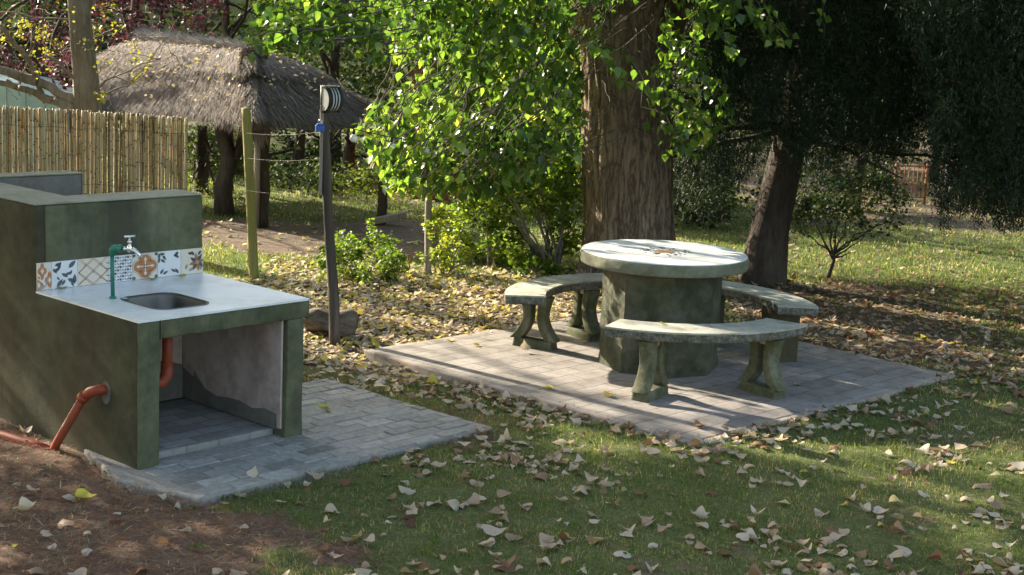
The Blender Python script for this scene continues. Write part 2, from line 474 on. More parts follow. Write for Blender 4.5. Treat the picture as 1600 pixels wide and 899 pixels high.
M['rubble_edge'] = surf('pebbly_cement_edge', (.05, .05, .032), (.15, .145, .11), (.32, .30, .25), 26, 70, .95, 1.0, .02, bscale=55)
M['bench_leg'] = surf('mossy_cement', (.042, .046, .022), (.09, .094, .05), (.17, .165, .108), 5, 30, .9, .5, .005, stain=((.24, .23, .18), 6, (1, 1, .6), .55))
M['bracket'] = surf('pinkish_mortar', (.30, .24, .18), (.40, .33, .26), None, 8, 40, .95, .7, .006)
M['ped'] = surf('pedestal_green', (.022, .026, .014), (.048, .054, .030), (.095, .098, .064), 3, 18, .88, .9, .014, bscale=14, stain=((.15, .135, .105), 5, (1, 1, .8), .5))
M['ped_edge'] = surf('tabletop_rim', (.085, .088, .055), (.14, .144, .098), (.215, .215, .155), 5, 30, .9, .6, .008, stain=((.15, .16, .12), 9, (1, 1, 1), .5))
M['table_white'] = surf('table_white', (.62, .64, .65), (.74, .76, .77), None, 2, 12, .4, .05, .001, spec=.4, stain=((.46, .46, .43), 4, (1, 1, 1), .6))
M['mosaic'] = attrmat('mosaic_pieces', [(0, (.05, .075, .045)), (.45, (.09, .11, .07)), (.55, (.27, .16, .09)), (1, (.34, .23, .15))], .6, .2)
M['black'] = surf('black_metal', (.012, .012, .012), (.025, .025, .024), None, 10, 60, .55, .1, .001)
M['lamp_white'] = surf('frosted_glass', (.42, .44, .46), (.52, .54, .56), None, 6, 30, .35, .02, .001, spec=.5)
M['blue'] = surf('blue_plastic', (.004, .06, .25), (.008, .09, .36), None, 20, 60, .4, .05, .001, spec=.5)
M['bulb'] = surf('white_bulb', (.62, .62, .62), (.72, .72, .72), None, 20, 60, .15, .0, .001, spec=.6)
M['old_wood'] = surf('old_dark_wood', (.035, .027, .021), (.075, .06, .048), (.15, .125, .105), 5, 30, .9, .8, .008, stretch=(1, 1, .06), bscale=40)
M['pale_wood'] = surf('weathered_wood', (.16, .135, .11), (.26, .225, .19), (.36, .32, .28), 6, 30, .9, .8, .006, stretch=(1, 1, .06), bscale=40)
M['green_wood'] = surf('greenish_pole', (.15, .135, .04), (.235, .21, .07), (.30, .28, .12), 5, 30, .85, .5, .004, stretch=(1, 1, .08), bscale=40)
def bark_mat(name, dark, midc, light, sc, stretch, bd):
    m, t, b, out = newmat(name)
    n1 = noise(t, sc, 5, .6, (1, 1, stretch), dist=.6); n2 = noise(t, sc * 2.3, 5, .65, (1, 1, stretch * 1.3), dist=.4); n3 = noise(t, 2.2, 4, .6); n4 = noise(t, 70, 4, .7, (1, 1, .5))
    def ridged(n, w): return mmath(t, 'MULTIPLY', mmath(t, 'ABSOLUTE', mmath(t, 'SUBTRACT', n.outputs[0], .5)), w, True)
    r1 = mmath(t, 'MINIMUM', ridged(n1, 11.0), 1.0); r2 = mmath(t, 'MINIMUM', ridged(n2, 8.0), 1.0)
    h = mmath(t, 'ADD', mmath(t, 'MULTIPLY', r1, .6), mmath(t, 'MULTIPLY', r2, .4))
    c = ramp(t, [(.12, dark), (.5, midc), (.95, light)], h).outputs[0]
    c = mix(t, c, mix(t, c, (.62, .56, .5), 1.0, 'MULTIPLY'), n3.outputs[0]); c = mix(t, c, mix(t, c, (.6, .58, .55), 1.0, 'MULTIPLY'), n4.outputs[0])
    t.links.new(c, b.inputs['Base Color']); b.inputs['Roughness'].default_value = .95; b.inputs['Specular IOR Level'].default_value = .2
    bp = bump(t, b, h, 1.0, bd); bump(t, b, n4.outputs[0], .5, .004, bp)
    return m
M['bark'] = bark_mat('poplar_bark', (.17, .128, .098), (.33, .26, .20), (.46, .38, .30), 12, .2, .016)
M['dark_bark'] = surf('dark_bark', (.025, .019, .015), (.055, .042, .034), (.095, .075, .062), 6, 30, .95, 1.0, .02, stretch=(1, 1, .3), bscale=18)
M['grey_bark'] = surf('grey_bark', (.085, .07, .058), (.17, .145, .12), (.26, .23, .20), 7, 30, .95, .8, .012, stretch=(1, 1, .3), bscale=24)
M['stump'] = surf('stump_wood', (.075, .06, .045), (.15, .12, .095), (.24, .20, .16), 8, 30, .95, 1.0, .015, stretch=(.4, 1, 1), bscale=24)
M['thatch'] = attrmat('thatch', [(0, (.075, .06, .054)), (.35, (.155, .13, .12)), (.7, (.23, .20, .185)), (.92, (.33, .29, .26)), (1, (.42, .35, .27))], .95, .6, 60, (1, 1, .3), var=.4)
M['thatch_base'] = surf('thatch_bed', (.09, .072, .063), (.16, .13, .118), (.22, .185, .165), 10, 50, .98, 1.0, .03, stretch=(1, 1, .4))
M['cane'] = attrmat('cane', [(0, (.24, .15, .07)), (.25, (.40, .275, .14)), (.6, (.52, .385, .22)), (.8, (.60, .47, .30)), (.9, (.64, .55, .39)), (.93, (.085, .05, .028)), (1, (.12, .075, .04))], .55, .2, 60, (1, 1, .15), .4, .35)
M['wire'] = surf('wire', (.05, .05, .05), (.09, .09, .085), None, 10, 40, .7, .05, .001)
M['cable'] = surf('black_cable', (.02, .02, .02), (.03, .03, .03), None, 10, 40, .6, .05, .001)
M['red_wall'] = surf('red_painted_boards', (.33, .07, .035), (.44, .105, .055), (.52, .16, .09), 3, 18, .8, .4, .005, stretch=(6, 6, 1))
M['pale_window'] = surf('pale_window_glass', (.30, .36, .40), (.42, .48, .52), None, 2, 10, .25, .02, .001, spec=.6)
M['teal_roof'] = surf('pale_green_sheet', (.30, .42, .37), (.42, .55, .50), None, 1.5, 8, .6, .1, .003)
M['rust'] = surf('rusty_iron', (.17, .07, .03), (.30, .13, .06), None, 8, 40, .85, .3, .003)
M['grey_iron'] = surf('grey_iron', (.22, .22, .22), (.32, .32, .31), None, 8, 40, .7, .2, .002)
M['tile_white'] = surf('tile_white', (.62, .63, .65), (.70, .71, .73), None, 6, 30, .3, .02, .001, spec=.5)
M['tile_cream'] = surf('tile_cream', (.60, .54, .45), (.68, .63, .54), None, 6, 30, .3, .02, .001, spec=.5)
M['tile_orange'] = surf('tile_orange', (.36, .13, .05), (.46, .19, .08), None, 14, 60, .3, .02, .001, spec=.5)
M['tile_grey'] = surf('tile_charcoal', (.05, .055, .065), (.11, .115, .13), None, 14, 60, .3, .02, .001, spec=.5)
M['tile_taupe'] = surf('tile_taupe', (.26, .21, .19), (.36, .30, .27), None, 14, 60, .3, .02, .001, spec=.5)
M['leaf_poplar'] = leafmat('poplar_leaf', [(0, (.024, .058, .012)), (.3, (.046, .10, .018)), (.6, (.090, .168, .030)), (.88, (.16, .25, .045)), (1, (.30, .31, .07))], .5, .32, .6, (1.0, 1.0, .6), 2.1)
M['leaf_bush'] = leafmat('bush_leaf', [(0, (.04, .085, .016)), (.4, (.085, .15, .026)), (.75, (.165, .23, .042)), (1, (.32, .33, .08))], .48, .5, .4, (1, 1, .5), 1.8)
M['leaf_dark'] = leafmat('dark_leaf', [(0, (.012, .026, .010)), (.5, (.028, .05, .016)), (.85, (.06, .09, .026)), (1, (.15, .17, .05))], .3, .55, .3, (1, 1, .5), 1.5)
M['leaf_olive'] = leafmat('olive_leaf', [(0, (.025, .045, .012)), (.5, (.06, .095, .022)), (.85, (.13, .165, .04)), (1, (.28, .28, .09))], .4, .55, .3, (1, 1, .5), 1.6)
M['leaf_purple'] = leafmat('purple_leaf', [(0, (.032, .010, .015)), (.5, (.09, .026, .038)), (.85, (.18, .065, .08)), (1, (.40, .27, .27))], .3, .45, .5, (1.1, .75, .85), 1.3)
M['leaf_yellow'] = leafmat('yellow_leaf', [(0, (.16, .16, .03)), (1, (.34, .31, .07))], .45, .5, .4, (1, 1, .5), 1.4)
M['needle'] = leafmat('conifer_needle', [(0, (.008, .017, .008)), (.6, (.018, .036, .015)), (.9, (.04, .07, .026)), (1, (.08, .12, .045))], .15, .6, .25, (1, 1, .6), 1.3)
LITTER_STOPS = [(0, (.09, .04, .022)), (.12, (.22, .105, .055)), (.3, (.35, .235, .155)), (.55, (.52, .41, .31)), (.75, (.57, .49, .40)), (.86, (.58, .48, .16)), (.95, (.58, .50, .08)), (1, (.26, .32, .07))]
M['litter'] = leafmat('dry_leaf', LITTER_STOPS, .22, .6, .35, (1, .95, .7), 1.3)
M['straw'] = leafmat('pine_straw', [(0, (.11, .045, .028)), (.5, (.25, .115, .068)), (.85, (.36, .21, .13)), (1, (.5, .40, .28))], 0, .8, .2)
M['grass'] = leafmat('grass_blade', [(0, (.06, .11, .027)), (.42, (.11, .175, .045)), (.68, (.18, .235, .075)), (.84, (.31, .285, .13)), (1, (.50, .43, .25))], .4, .6, .3, (1, 1, .55), 1.4)

# ground: grass thatch and soil mixed by the 'soil' attribute
def ground_mat():
    m, t, b, out = newmat('earth_and_turf')
    a = t.nodes.new('ShaderNodeAttribute'); a.attribute_name = 'soil'
    n1 = noise(t, 3, 8, .7); n2 = noise(t, 45, 6, .75); n3 = noise(t, .5, 4, .6); n4 = noise(t, 14, 6, .7)
    turf = ramp(t, [(.3, (.055, .07, .025)), (.5, (.11, .13, .048)), (.66, (.18, .175, .08)), (.8, (.27, .225, .13))], n2.outputs[0]).outputs[0]
    soil = ramp(t, [(.3, (.06, .043, .031)), (.5, (.135, .10, .076)), (.68, (.24, .19, .145))], mmath(t, 'ADD', mmath(t, 'MULTIPLY', n4.outputs[0], .6), mmath(t, 'MULTIPLY', n2.outputs[0], .4))).outputs[0]
    f = mmath(t, 'ADD', a.outputs['Fac'], mmath(t, 'MULTIPLY', mmath(t, 'SUBTRACT', n4.outputs[0], .5), 1.2))
    fr = ramp(t, [(.35, (0, 0, 0)), (.6, (1, 1, 1))], f)
    t.links.new(mix(t, turf, soil, fr.outputs[0]), b.inputs['Base Color'])
    b.inputs['Roughness'].default_value = .95; b.inputs['Specular IOR Level'].default_value = .15
    bump(t, b, n2.outputs[0], .8, .02)
    return m
M['ground'] = ground_mat()

def paving_mat(name, bw, bh, rot, org, c1, c2, cm, mw_=.012, msmear=.5, scale=1.0, wear=.5):
    """paving seen as faint units with smeared mortar"""
    m, t, b, out = newmat(name)
    tc = t.nodes.new('ShaderNodeTexCoord'); mp = t.nodes.new('ShaderNodeMapping'); mp.vector_type = 'POINT'
    sub = t.nodes.new('ShaderNodeVectorMath'); sub.operation = 'SUBTRACT'; sub.inputs[1].default_value = (org[0], org[1], 0)
    t.links.new(tc.outputs['Object'], sub.inputs[0])
    t.links.new(sub.outputs[0], mp.inputs[0]); mp.inputs['Rotation'].default_value = (0, 0, -rot)
    wn = t.nodes.new('ShaderNodeTexNoise'); wn.inputs['Scale'].default_value = 6; t.links.new(mp.outputs[0], wn.inputs['Vector'])
    wv = t.nodes.new('ShaderNodeVectorMath'); wv.operation = 'MULTIPLY_ADD'; wv.inputs[1].default_value = (.02, .02, 0)
    t.links.new(wn.outputs['Color'], wv.inputs[0]); t.links.new(mp.outputs[0], wv.inputs[2])
    br = t.nodes.new('ShaderNodeTexBrick')
    br.inputs['Scale'].default_value = 1.0; br.inputs['Brick Width'].default_value = bw; br.inputs['Row Height'].default_value = bh
    br.inputs['Mortar Size'].default_value = mw_; br.inputs['Mortar Smooth'].default_value = .6; br.inputs['Bias'].default_value = 0
    br.inputs['Color1'].default_value = (*c1, 1); br.inputs['Color2'].default_value = (*c2, 1); br.inputs['Mortar'].default_value = (*cm, 1)
    t.links.new(wv.outputs[0], br.inputs['Vector'])
    n1 = noise(t, 3.5, 7, .7); n2 = noise(t, 40, 5, .7); n3 = noise(t, 9, 6, .7)
    smear = ramp(t, [(.42, (0, 0, 0)), (.66, (1, 1, 1))], n1.outputs[0])
    col = mix(t, br.outputs['Color'], tuple(min(1, q * 1.25) for q in c2), mmath(t, 'MULTIPLY', smear.outputs[0], msmear))
    col = mix(t, col, mix(t, col, (.5, .48, .46), 1.0, 'MULTIPLY'), mmath(t, 'MULTIPLY', ramp(t, [(.45, (0, 0, 0)), (.7, (1, 1, 1))], n3.outputs[0]).outputs[0], wear))
    col = mix(t, col, mix(t, col, (.7, .69, .68), 1.0, 'MULTIPLY'), n2.outputs[0])
    t.links.new(col, b.inputs['Base Color']); b.inputs['Roughness'].default_value = .82; b.inputs['Specular IOR Level'].default_value = .35
    b1 = bump(t, b, n2.outputs[0], .4, .003)
    inv = mmath(t, 'SUBTRACT', 1.0, br.outputs['Fac'])
    bump(t, b, inv, .5, .006, b1)
    return m
M['paver_pad'] = paving_mat('sink_pavers', .205, .105, KA, tuple(kuv(0, -.545)), (.20, .195, .19), (.33, .325, .315), (.19, .18, .17), .008, .45)
M['slab_paving'] = paving_mat('table_slab', .30, .15, SA, tuple(SO), (.225, .20, .186), (.335, .305, .285), (.16, .14, .125), .008, .55, wear=.7)
M['slab_edge'] = surf('slab_edge', (.20, .16, .135), (.32, .27, .235), (.38, .34, .31), 6, 40, .95, .6, .006)

# ---------------------------------------------------------------- setting: ground
def make_ground():
    xs = np.concatenate([np.linspace(-140, -20, 13), np.linspace(-18, -9, 10), np.arange(-8, 9.01, .11), np.linspace(10, 20, 11), np.linspace(24, 140, 14)])
    ys = np.concatenate([np.linspace(-140, -10, 12), np.linspace(-6, 4, 8), np.arange(4.6, 15, .11), np.arange(15, 24, .25), np.linspace(25, 60, 28), np.linspace(66, 200, 12)])
    X, Y = np.meshgrid(xs, ys); Z = gh(X, Y)
    # dug slightly away beneath the paved slabs
    for poly in (SLAB, PAD):
        Z = np.where(npoly(X, Y, poly), Z - .06, Z)
    V = np.stack([X, Y, Z], -1).reshape(-1, 3)
    nx, ny = len(xs), len(ys)
    i, j = np.meshgrid(np.arange(ny - 1), np.arange(nx - 1), indexing='ij')
    a = (i * nx + j).reshape(-1)
    q = np.stack([a, a + 1, a + nx + 1, a + nx], -1)
    me = bpy.data.meshes.new('ground')
    me.vertices.add(len(V)); me.vertices.foreach_set('co', V.reshape(-1).astype(np.float32))
    me.loops.add(q.size); me.loops.foreach_set('vertex_index', q.reshape(-1).astype(np.int32))
    me.polygons.add(len(q)); me.polygons.foreach_set('loop_start', np.arange(0, q.size, 4, dtype=np.int32))
    me.update(calc_edges=True)
    at_ = me.attributes.new('soil', 'FLOAT', 'POINT'); at_.data.foreach_set('value', soilness(V[:, 0], V[:, 1]).astype(np.float32))
    o = link_mesh('ground', me, M['ground'], None, True); tag(o, kind='structure')
make_ground()

# table slab: one low poured slab with a kerb of mortar
b = MB()
def wavy(poly, amp, n=26, seed=1):
    out = []
    for i in range(len(poly)):
        p = np.array(poly[i][:2]); q = np.array(poly[(i + 1) % len(poly)][:2]); d = q - p; nn = np.array([d[1], -d[0]]) / np.linalg.norm(d)
        for k in range(n):
            f = k / n; a_ = amp * (mnoise.noise(Vector((i * 7.7 + f * 6, seed * 3.1, 0)))) * min(1, 6 * f, 6 * (1 - f))
            out.append(tuple(p + d * f + nn * a_))
    return out
b.prism(wavy(SLAB, .018), -.14, 0.0)
o = b.build('table_paving', M['slab_paving'], bevel=.012); tag(o, kind='structure')
b = MB()
off = .055
SL2 = [SO - SU * off - SV * off, SO + SU * (SW + off) - SV * off, SO + SU * (SW + off) + SV * (SDp + off), SO - SU * off + SV * (SDp + off)]
b.prism(wavy(SL2, .03, seed=4), -.16, -.004)
o = b.build('table_paving_kerb', M['slab_edge'], bevel=.01); tag(o, kind='structure')
M['paver'] = attrmat('grey_paver', [(0, (.19, .18, .165)), (.3, (.26, .25, .232)), (.6, (.33, .32, .30)), (1, (.41, .40, .375))], .88, .7, 60, var=.7, bd=.004)
M['joint'] = surf('sandy_mortar', (.17, .155, .135), (.26, .24, .22), (.33, .31, .285), 5, 40, .95, .7, .006)
def pavers(m, u0, u1, v0, v1, z, bw=.20, bh=.098, inside=None):
    r_ = random.Random(int(u0 * 100) + 5); row = 0; v = v0
    while v < v1 - .02:
        vh = min(bh, v1 - v); u = u0 - (row % 2) * bw * .5 - r_.uniform(0, .02)
        while u < u1 - .01:
            a0 = max(u, u0); a1 = min(u + bw, u1)
            cu_, cv_ = (a0 + a1) / 2, v + vh / 2
            if a1 - a0 > .03 and (inside is None or inside(cu_, cv_)):
                g = r_.uniform(.003, .006); dz = r_.uniform(-.0035, .0025); tu, tv = r_.uniform(-.0025, .0025), r_.uniform(-.0025, .0025)
                ja = [r_.uniform(-.003, .003) for _ in range(8)]
                cs = [(a0 + g + ja[0], v + g + ja[1], -tu - tv), (a1 - g + ja[2], v + g + ja[3], tu - tv), (a1 - g + ja[4], v + vh - g + ja[5], tu + tv), (a0 + g + ja[6], v + vh - g + ja[7], -tu + tv)]
                vs = [(*kuv(c[0], c[1]), z - .03) for c in cs] + [(*kuv(c[0], c[1]), z + dz + c[2]) for c in cs]
                m.add(vs, [(3, 2, 1, 0), (4, 5, 6, 7), (0, 1, 5, 4), (1, 2, 6, 5), (2, 3, 7, 6), (3, 0, 4, 7)], 0, min(1, max(0, r_.gauss(.55, .22))))
            u += bw
        v += bh; row += 1
b = MB()
pavers(b, .005, 1.95, -.53, .88, .002, inside=lambda u, v: not (u < 1.05 and v > .0) or (.12 < u < .92 and v < .10))
o = b.build('sink_paving', M['paver'], bevel=.004); tag(o, kind='structure')
b = MB()
b.prism(wavy(PAD, .02, seed=2), -.15, -.0035)
o = b.build('sink_paving_bed', M['joint'], bevel=.012); tag(o, kind='structure')

# ---------------------------------------------------------------- the sink counter
HZ = .749; WZ = 1.20
def make_counter():
    org = (K[0], K[1], 0)
    t = thing('outdoor_sink_counter', 'green painted cement sink counter with white top and open space below', 'sink counter', org)
    def bx(m, u0, u1, v0, v1, z0, z1, mi=0):
        m.prism([tuple(kuv(u0, v0)), tuple(kuv(u1, v0)), tuple(kuv(u1, v1)), tuple(kuv(u0, v1))], z0, z1, mi)
    # walls: side panel, back, wings: darker green side, mottled front
    def wavyv(m, u0, u1, v0, v1, z0, z1, seed, amp=.006, res=.06):
        """a hand plastered box: subdivided and slightly uneven"""
        nu = max(1, int((u1 - u0) / res)); nv = max(1, int((v1 - v0) / res)); nz = max(1, int((z1 - z0) / res))
        idx = {}; vs = []; fs = []
        def vid(i, j, k):
            key = (i, j, k)
            if key not in idx:
                u = u0 + (u1 - u0) * i / nu; v = v0 + (v1 - v0) * j / nv; z = z0 + (z1 - z0) * k / nz
                n = lambda a: (mnoise.noise(Vector((u * 4 + a, v * 4, z * 4 + seed))) + .4 * mnoise.noise(Vector((u * 13 + a, v * 13, z * 13)))) * amp
                p = kuv(u + n(1), v + n(5)); idx[key] = len(vs); vs.append((p[0], p[1], z + n(9) * (.6 if k == nz else 0)))
            return idx[key]
        for i in range(nu):
            for j in range(nv):
                fs.append((vid(i, j, 0), vid(i, j + 1, 0), vid(i + 1, j + 1, 0), vid(i + 1, j, 0)))
                fs.append((vid(i, j, nz), vid(i + 1, j, nz), vid(i + 1, j + 1, nz), vid(i, j + 1, nz)))
        for k in range(nz):
            for i in range(nu):
                fs.append((vid(i, 0, k), vid(i + 1, 0, k), vid(i + 1, 0, k + 1), vid(i, 0, k + 1)))
                fs.append((vid(i, nv, k), vid(i, nv, k + 1), vid(i + 1, nv, k + 1), vid(i + 1, nv, k)))
            for j in range(nv):
                fs.append((vid(0, j, k), vid(0, j, k + 1), vid(0, j + 1, k + 1), vid(0, j + 1, k)))
                fs.append((vid(nu, j, k), vid(nu, j + 1, k), vid(nu, j + 1, k + 1), vid(nu, j, k + 1)))
        m.add(vs, fs)
    # one continuous side wall: low beside the counter, tall behind it
    m = MB(org)
    vl = [.012 + (.959 - .012) * i / 11 for i in range(12)] + [.959 + (2.9 - .959) * i / 22 for i in range(1, 23)]
    zl = [-.2 + (HZ - .012 + .2) * i / 11 for i in range(12)] + [HZ - .012 + (WZ - HZ + .011) * i / 6 for i in range(1, 7)]
    ins = lambda i, k: 0 <= i < len(vl) - 1 and 0 <= k < len(zl) - 1 and (i >= 11 or k < 11)
    idx = {}; vs = []; fs = []
    def vid(i, k, sd):
        if (i, k, sd) not in idx:
            v, z = vl[i], zl[k]; n = .005 * (mnoise.noise(Vector((v * 4, z * 4, 3))) + .4 * mnoise.noise(Vector((v * 13, z * 13, 8))))
            p = kuv((.0 if sd == 0 else .058) + (n if sd == 0 else 0), v); idx[(i, k, sd)] = len(vs); vs.append((p[0], p[1], z))
        return idx[(i, k, sd)]
    for i in range(len(vl) - 1):
        for k in range(len(zl) - 1):
            if not ins(i, k): continue
            fs.append((vid(i, k, 0), vid(i, k + 1, 0), vid(i + 1, k + 1, 0), vid(i + 1, k, 0)))
            fs.append((vid(i, k, 1), vid(i + 1, k, 1), vid(i + 1, k + 1, 1), vid(i, k + 1, 1)))
            if not ins(i - 1, k): fs.append((vid(i, k, 0), vid(i, k, 1), vid(i, k + 1, 1), vid(i, k + 1, 0)))
            if not ins(i + 1, k): fs.append((vid(i + 1, k, 0), vid(i + 1, k + 1, 0), vid(i + 1, k + 1, 1), vid(i + 1, k, 1)))
            if not ins(i, k - 1): fs.append((vid(i, k, 0), vid(i + 1, k, 0), vid(i + 1, k, 1), vid(i, k, 1)))
            if not ins(i, k + 1): fs.append((vid(i, k + 1, 0), vid(i, k + 1, 1), vid(i + 1, k + 1, 1), vid(i + 1, k + 1, 0)))
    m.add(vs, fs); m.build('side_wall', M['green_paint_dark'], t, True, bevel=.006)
    m = MB(org); bx(m, .0585, .118, .012, .957, -.2, HZ - .0125)
    m.build('inner_side_panel', M['green_paint_dark'], t)
    m = MB(org); wavyv(m, .001, .121, -.002, .0115, -.1, HZ - .012, 2, .002)
    m.build('front_pillar', M['green_paint'], t, True, bevel=.004)
    m = MB(org); wavyv(m, .92, 1.035, 0, .955, -.1, HZ - .105, 3)
    m.build('front_pillar', M['green_paint'], t, True, bevel=.006)
    # apron of the counter, with an uneven lower edge
    m = MB(org)
    n = 26
    vs = []
    for i in range(n + 1):
        u = .124 + (1.06 - .124) * i / n
        lo = HZ - .105 + .006 * mnoise.noise(Vector((u * 9, 3, 1))) + (.004 if i % 5 == 0 else 0)
        for (v, z) in ((0, lo), (0, HZ - .012), (.07, HZ - .012), (.07, lo)):
            p = kuv(u, v + .002 * mnoise.noise(Vector((u * 7, z * 9, v)))); vs.append((p[0], p[1], z))
    fs = []
    for i in range(n):
        for k in range(4):
            a_ = i * 4 + k; c2 = i * 4 + (k + 1) % 4
            fs.append((a_, c2, c2 + 4, a_ + 4))
    fs += [(0, 1, 2, 3), (n * 4 + 3, n * 4 + 2, n * 4 + 1, n * 4)]
    m.add(vs, fs)
    bx(m, .125, .92, .07, .955, HZ - .10, HZ - .085)     # underside slab left of bowl is closed by the counter below
    m.build('front_beam', M['green_paint'], t, True, bevel=.006)
    m = MB(org); bx(m, 1.0355, 1.058, .071, .955, HZ - .105, HZ - .012); m.build('end_beam', M['green_paint'], t, bevel=.005)
    # inner plaster: back, left, right and low dark skirt, paved step
    m = MB(org)
    bx(m, .1185, .128, .02, .93, .04, HZ - .105); bx(m, .905, .919, .03, .93, .04, HZ - .105); bx(m, .128, .905, .93, .954, .04, HZ - .105)
    m.build('inner_wall', M['inner_plaster'], t, bevel=.004)
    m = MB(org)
    # dark band, higher towards the far corner
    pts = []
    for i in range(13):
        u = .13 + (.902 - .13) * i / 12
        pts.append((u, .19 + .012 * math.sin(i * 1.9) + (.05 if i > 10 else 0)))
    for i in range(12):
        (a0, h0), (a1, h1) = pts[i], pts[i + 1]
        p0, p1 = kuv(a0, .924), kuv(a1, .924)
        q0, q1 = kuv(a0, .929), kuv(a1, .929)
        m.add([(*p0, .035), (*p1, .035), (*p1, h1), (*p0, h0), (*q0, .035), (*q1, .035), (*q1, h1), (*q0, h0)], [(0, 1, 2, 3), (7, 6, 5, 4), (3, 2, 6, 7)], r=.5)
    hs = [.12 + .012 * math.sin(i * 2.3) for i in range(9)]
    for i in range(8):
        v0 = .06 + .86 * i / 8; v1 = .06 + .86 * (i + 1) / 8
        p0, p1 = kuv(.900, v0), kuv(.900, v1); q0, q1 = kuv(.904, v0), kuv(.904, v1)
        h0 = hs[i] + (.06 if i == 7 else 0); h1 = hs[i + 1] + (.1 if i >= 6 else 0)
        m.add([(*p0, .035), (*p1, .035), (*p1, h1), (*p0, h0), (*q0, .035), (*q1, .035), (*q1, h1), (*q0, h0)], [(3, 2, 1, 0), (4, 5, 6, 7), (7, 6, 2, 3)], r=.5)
    m.build('dark_skirt', M['dark_plaster'], t)
    m = MB(org); wavyv(m, .122, .918, .10, .929, -.02, .030, 8, .004); m.build('floor_step', M['paver_pad'], t, True, bevel=.006)
    # white slab with a rounded opening
    m = MB(org)
    cu, cv, hu, hv, rr = .392, .352, .165, .198, .085
    inner = []
    for (sx, sy, a0) in ((1, 1, 0), (-1, 1, 90), (-1, -1, 180), (1, -1, 270)):
        for k in range(7):
            an = math.radians(a0 + 90 * k / 6)
            inner.append((cu + sx * (hu - rr) + rr * math.cos(an), cv + sy * (hv - rr) + rr * math.sin(an)))
    U0_, U1_, V0_, V1_ = -.002, 1.064, -.004, .955
    outer = []
    for (u, v) in inner:
        du, dv = u - cu, v - cv
        k = min(((U1_ - cu) / du) if du > 1e-9 else 1e9, ((U0_ - cu) / du) if du < -1e-9 else 1e9, ((V1_ - cv) / dv) if dv > 1e-9 else 1e9, ((V0_ - cv) / dv) if dv < -1e-9 else 1e9)
        outer.append((cu + du * k, cv + dv * k))
    for c0 in ((U1_, V1_), (U0_, V1_), (U0_, V0_), (U1_, V0_)):      # snap the nearest ray to each true corner
        j = min(range(len(outer)), key=lambda q: (outer[q][0] - c0[0]) ** 2 + (outer[q][1] - c0[1]) ** 2); outer[j] = c0
    N = len(inner); z0, z1 = HZ - .011, HZ
    vs = []
    for ring, z in ((outer, z0), (outer, z1), (inner, z1), (inner, z0)):
        for q in ring: p = kuv(*q); vs.append((p[0], p[1], z))
    fs = []
    for r_ in range(3):
        for i in range(N): fs.append((r_ * N + i, r_ * N + (i + 1) % N, (r_ + 1) * N + (i + 1) % N, (r_ + 1) * N + i))
    m.add(vs, fs)
    m.build('counter_top', M['white_top'], t)
    # bowl
    m = MB(org); rings = []
    for (k, z) in ((1.045, .002), (1.045, .0035), (.985, .0035), (.965, -.012), (.93, -.09), (.80, -.125), (.25, -.13)):
        rings.append([(cu + (q[0] - cu) * k, cv + (q[1] - cv) * k, HZ + z) for q in inner])
    vs = []; fs = []
    for ring in rings:
        for q in ring: p = kuv(q[0], q[1]); vs.append((p[0], p[1], q[2]))
    for r_ in range(len(rings) - 1):
        for i in range(N): fs.append((r_ * N + i, r_ * N + (i + 1) % N, (r_ + 1) * N + (i + 1) % N, (r_ + 1) * N + i))
    fs.append(tuple((len(rings) - 1) * N + i for i in range(N)))
    m.add(vs, fs)
    bowl = m.build('sink_bowl', M['steel'], t, True)
    m = MB(org); p = kuv(cu, cv); m.lathe([(.001, -.127), (.03, -.127), (.032, -.1285)], (p[0], p[1], HZ), 16)
    m.build('drain', M['chrome'], bowl, True)
    # back wall, wing and rear wall
    m = MB(org); wavyv(m, .06, 1.062, .962, 1.22, -.1, WZ, 11, .005)
    m.build('back_wall', M['green_paint'], t, True, bevel=.012)
    m = MB(org); wavyv(m, .060, .33, 1.2215, 2.9, -.1, WZ - .001, 12, .004, .12)
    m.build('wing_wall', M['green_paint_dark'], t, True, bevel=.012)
    m = MB(org); wavyv(m, .34, .97, 2.10, 2.26, -.1, WZ + .012, 13, .004, .12)
    m.build('rear_wall', M['dark_plaster'], t, True, bevel=.01)
    m = MB(org); bx(m, -.001, 1.064, .958, 1.222, WZ + .002, WZ + .009); bx(m, -.001, .332, 1.223, 2.9, WZ + .002, WZ + .009)
    m.build('wall_coping', M['cement_top'], t, bevel=.003)
    m = MB(org); bx(m, .338, .972, 2.098, 2.262, WZ + .014, WZ + .021); bx(m, .9715, .975, 2.1, 2.26, .3, WZ + .013)
    m.build('rear_coping', M['cement_top'], t, bevel=.003)
    # splash tiles
    zb, zt = HZ + .002, HZ + .148
    edges = [.004, .088, .244, .433, .583, .749, .904, 1.058]
    def tilemesh(u0, u1, base, art):
        m = MB(org)
        bx(m, u0 + .0012, u1 - .0012, .950, .960, zb, zt, 0)
        w = u1 - u0; h = zt - zb
        mats = [M[base]]; names = {}
        def poly(pts, mat, lift=.0012):
            if mat not in names: names[mat] = len(mats); mats.append(M[mat])
            # clip to the tile
            q = [(min(max(x, .012), .988), min(max(y, .012), .988)) for x, y in pts]
            v0 = .950 - lift
            P3 = []
            for x, y in q: p = kuv(u0 + x * w, v0); P3.append((p[0], p[1], zb + y * h))
            m.add([*P3, *[(a_[0] + KV[0] * .0008, a_[1] + KV[1] * .0008, a_[2]) for a_ in P3]],
                  [tuple(range(len(q))), tuple(range(2 * len(q) - 1, len(q) - 1, -1))] + [(i, (i + 1) % len(q), len(q) + (i + 1) % len(q), len(q) + i) for i in range(len(q))], names[mat])
        art(poly)
        m.build('splash_tile', mats, t)
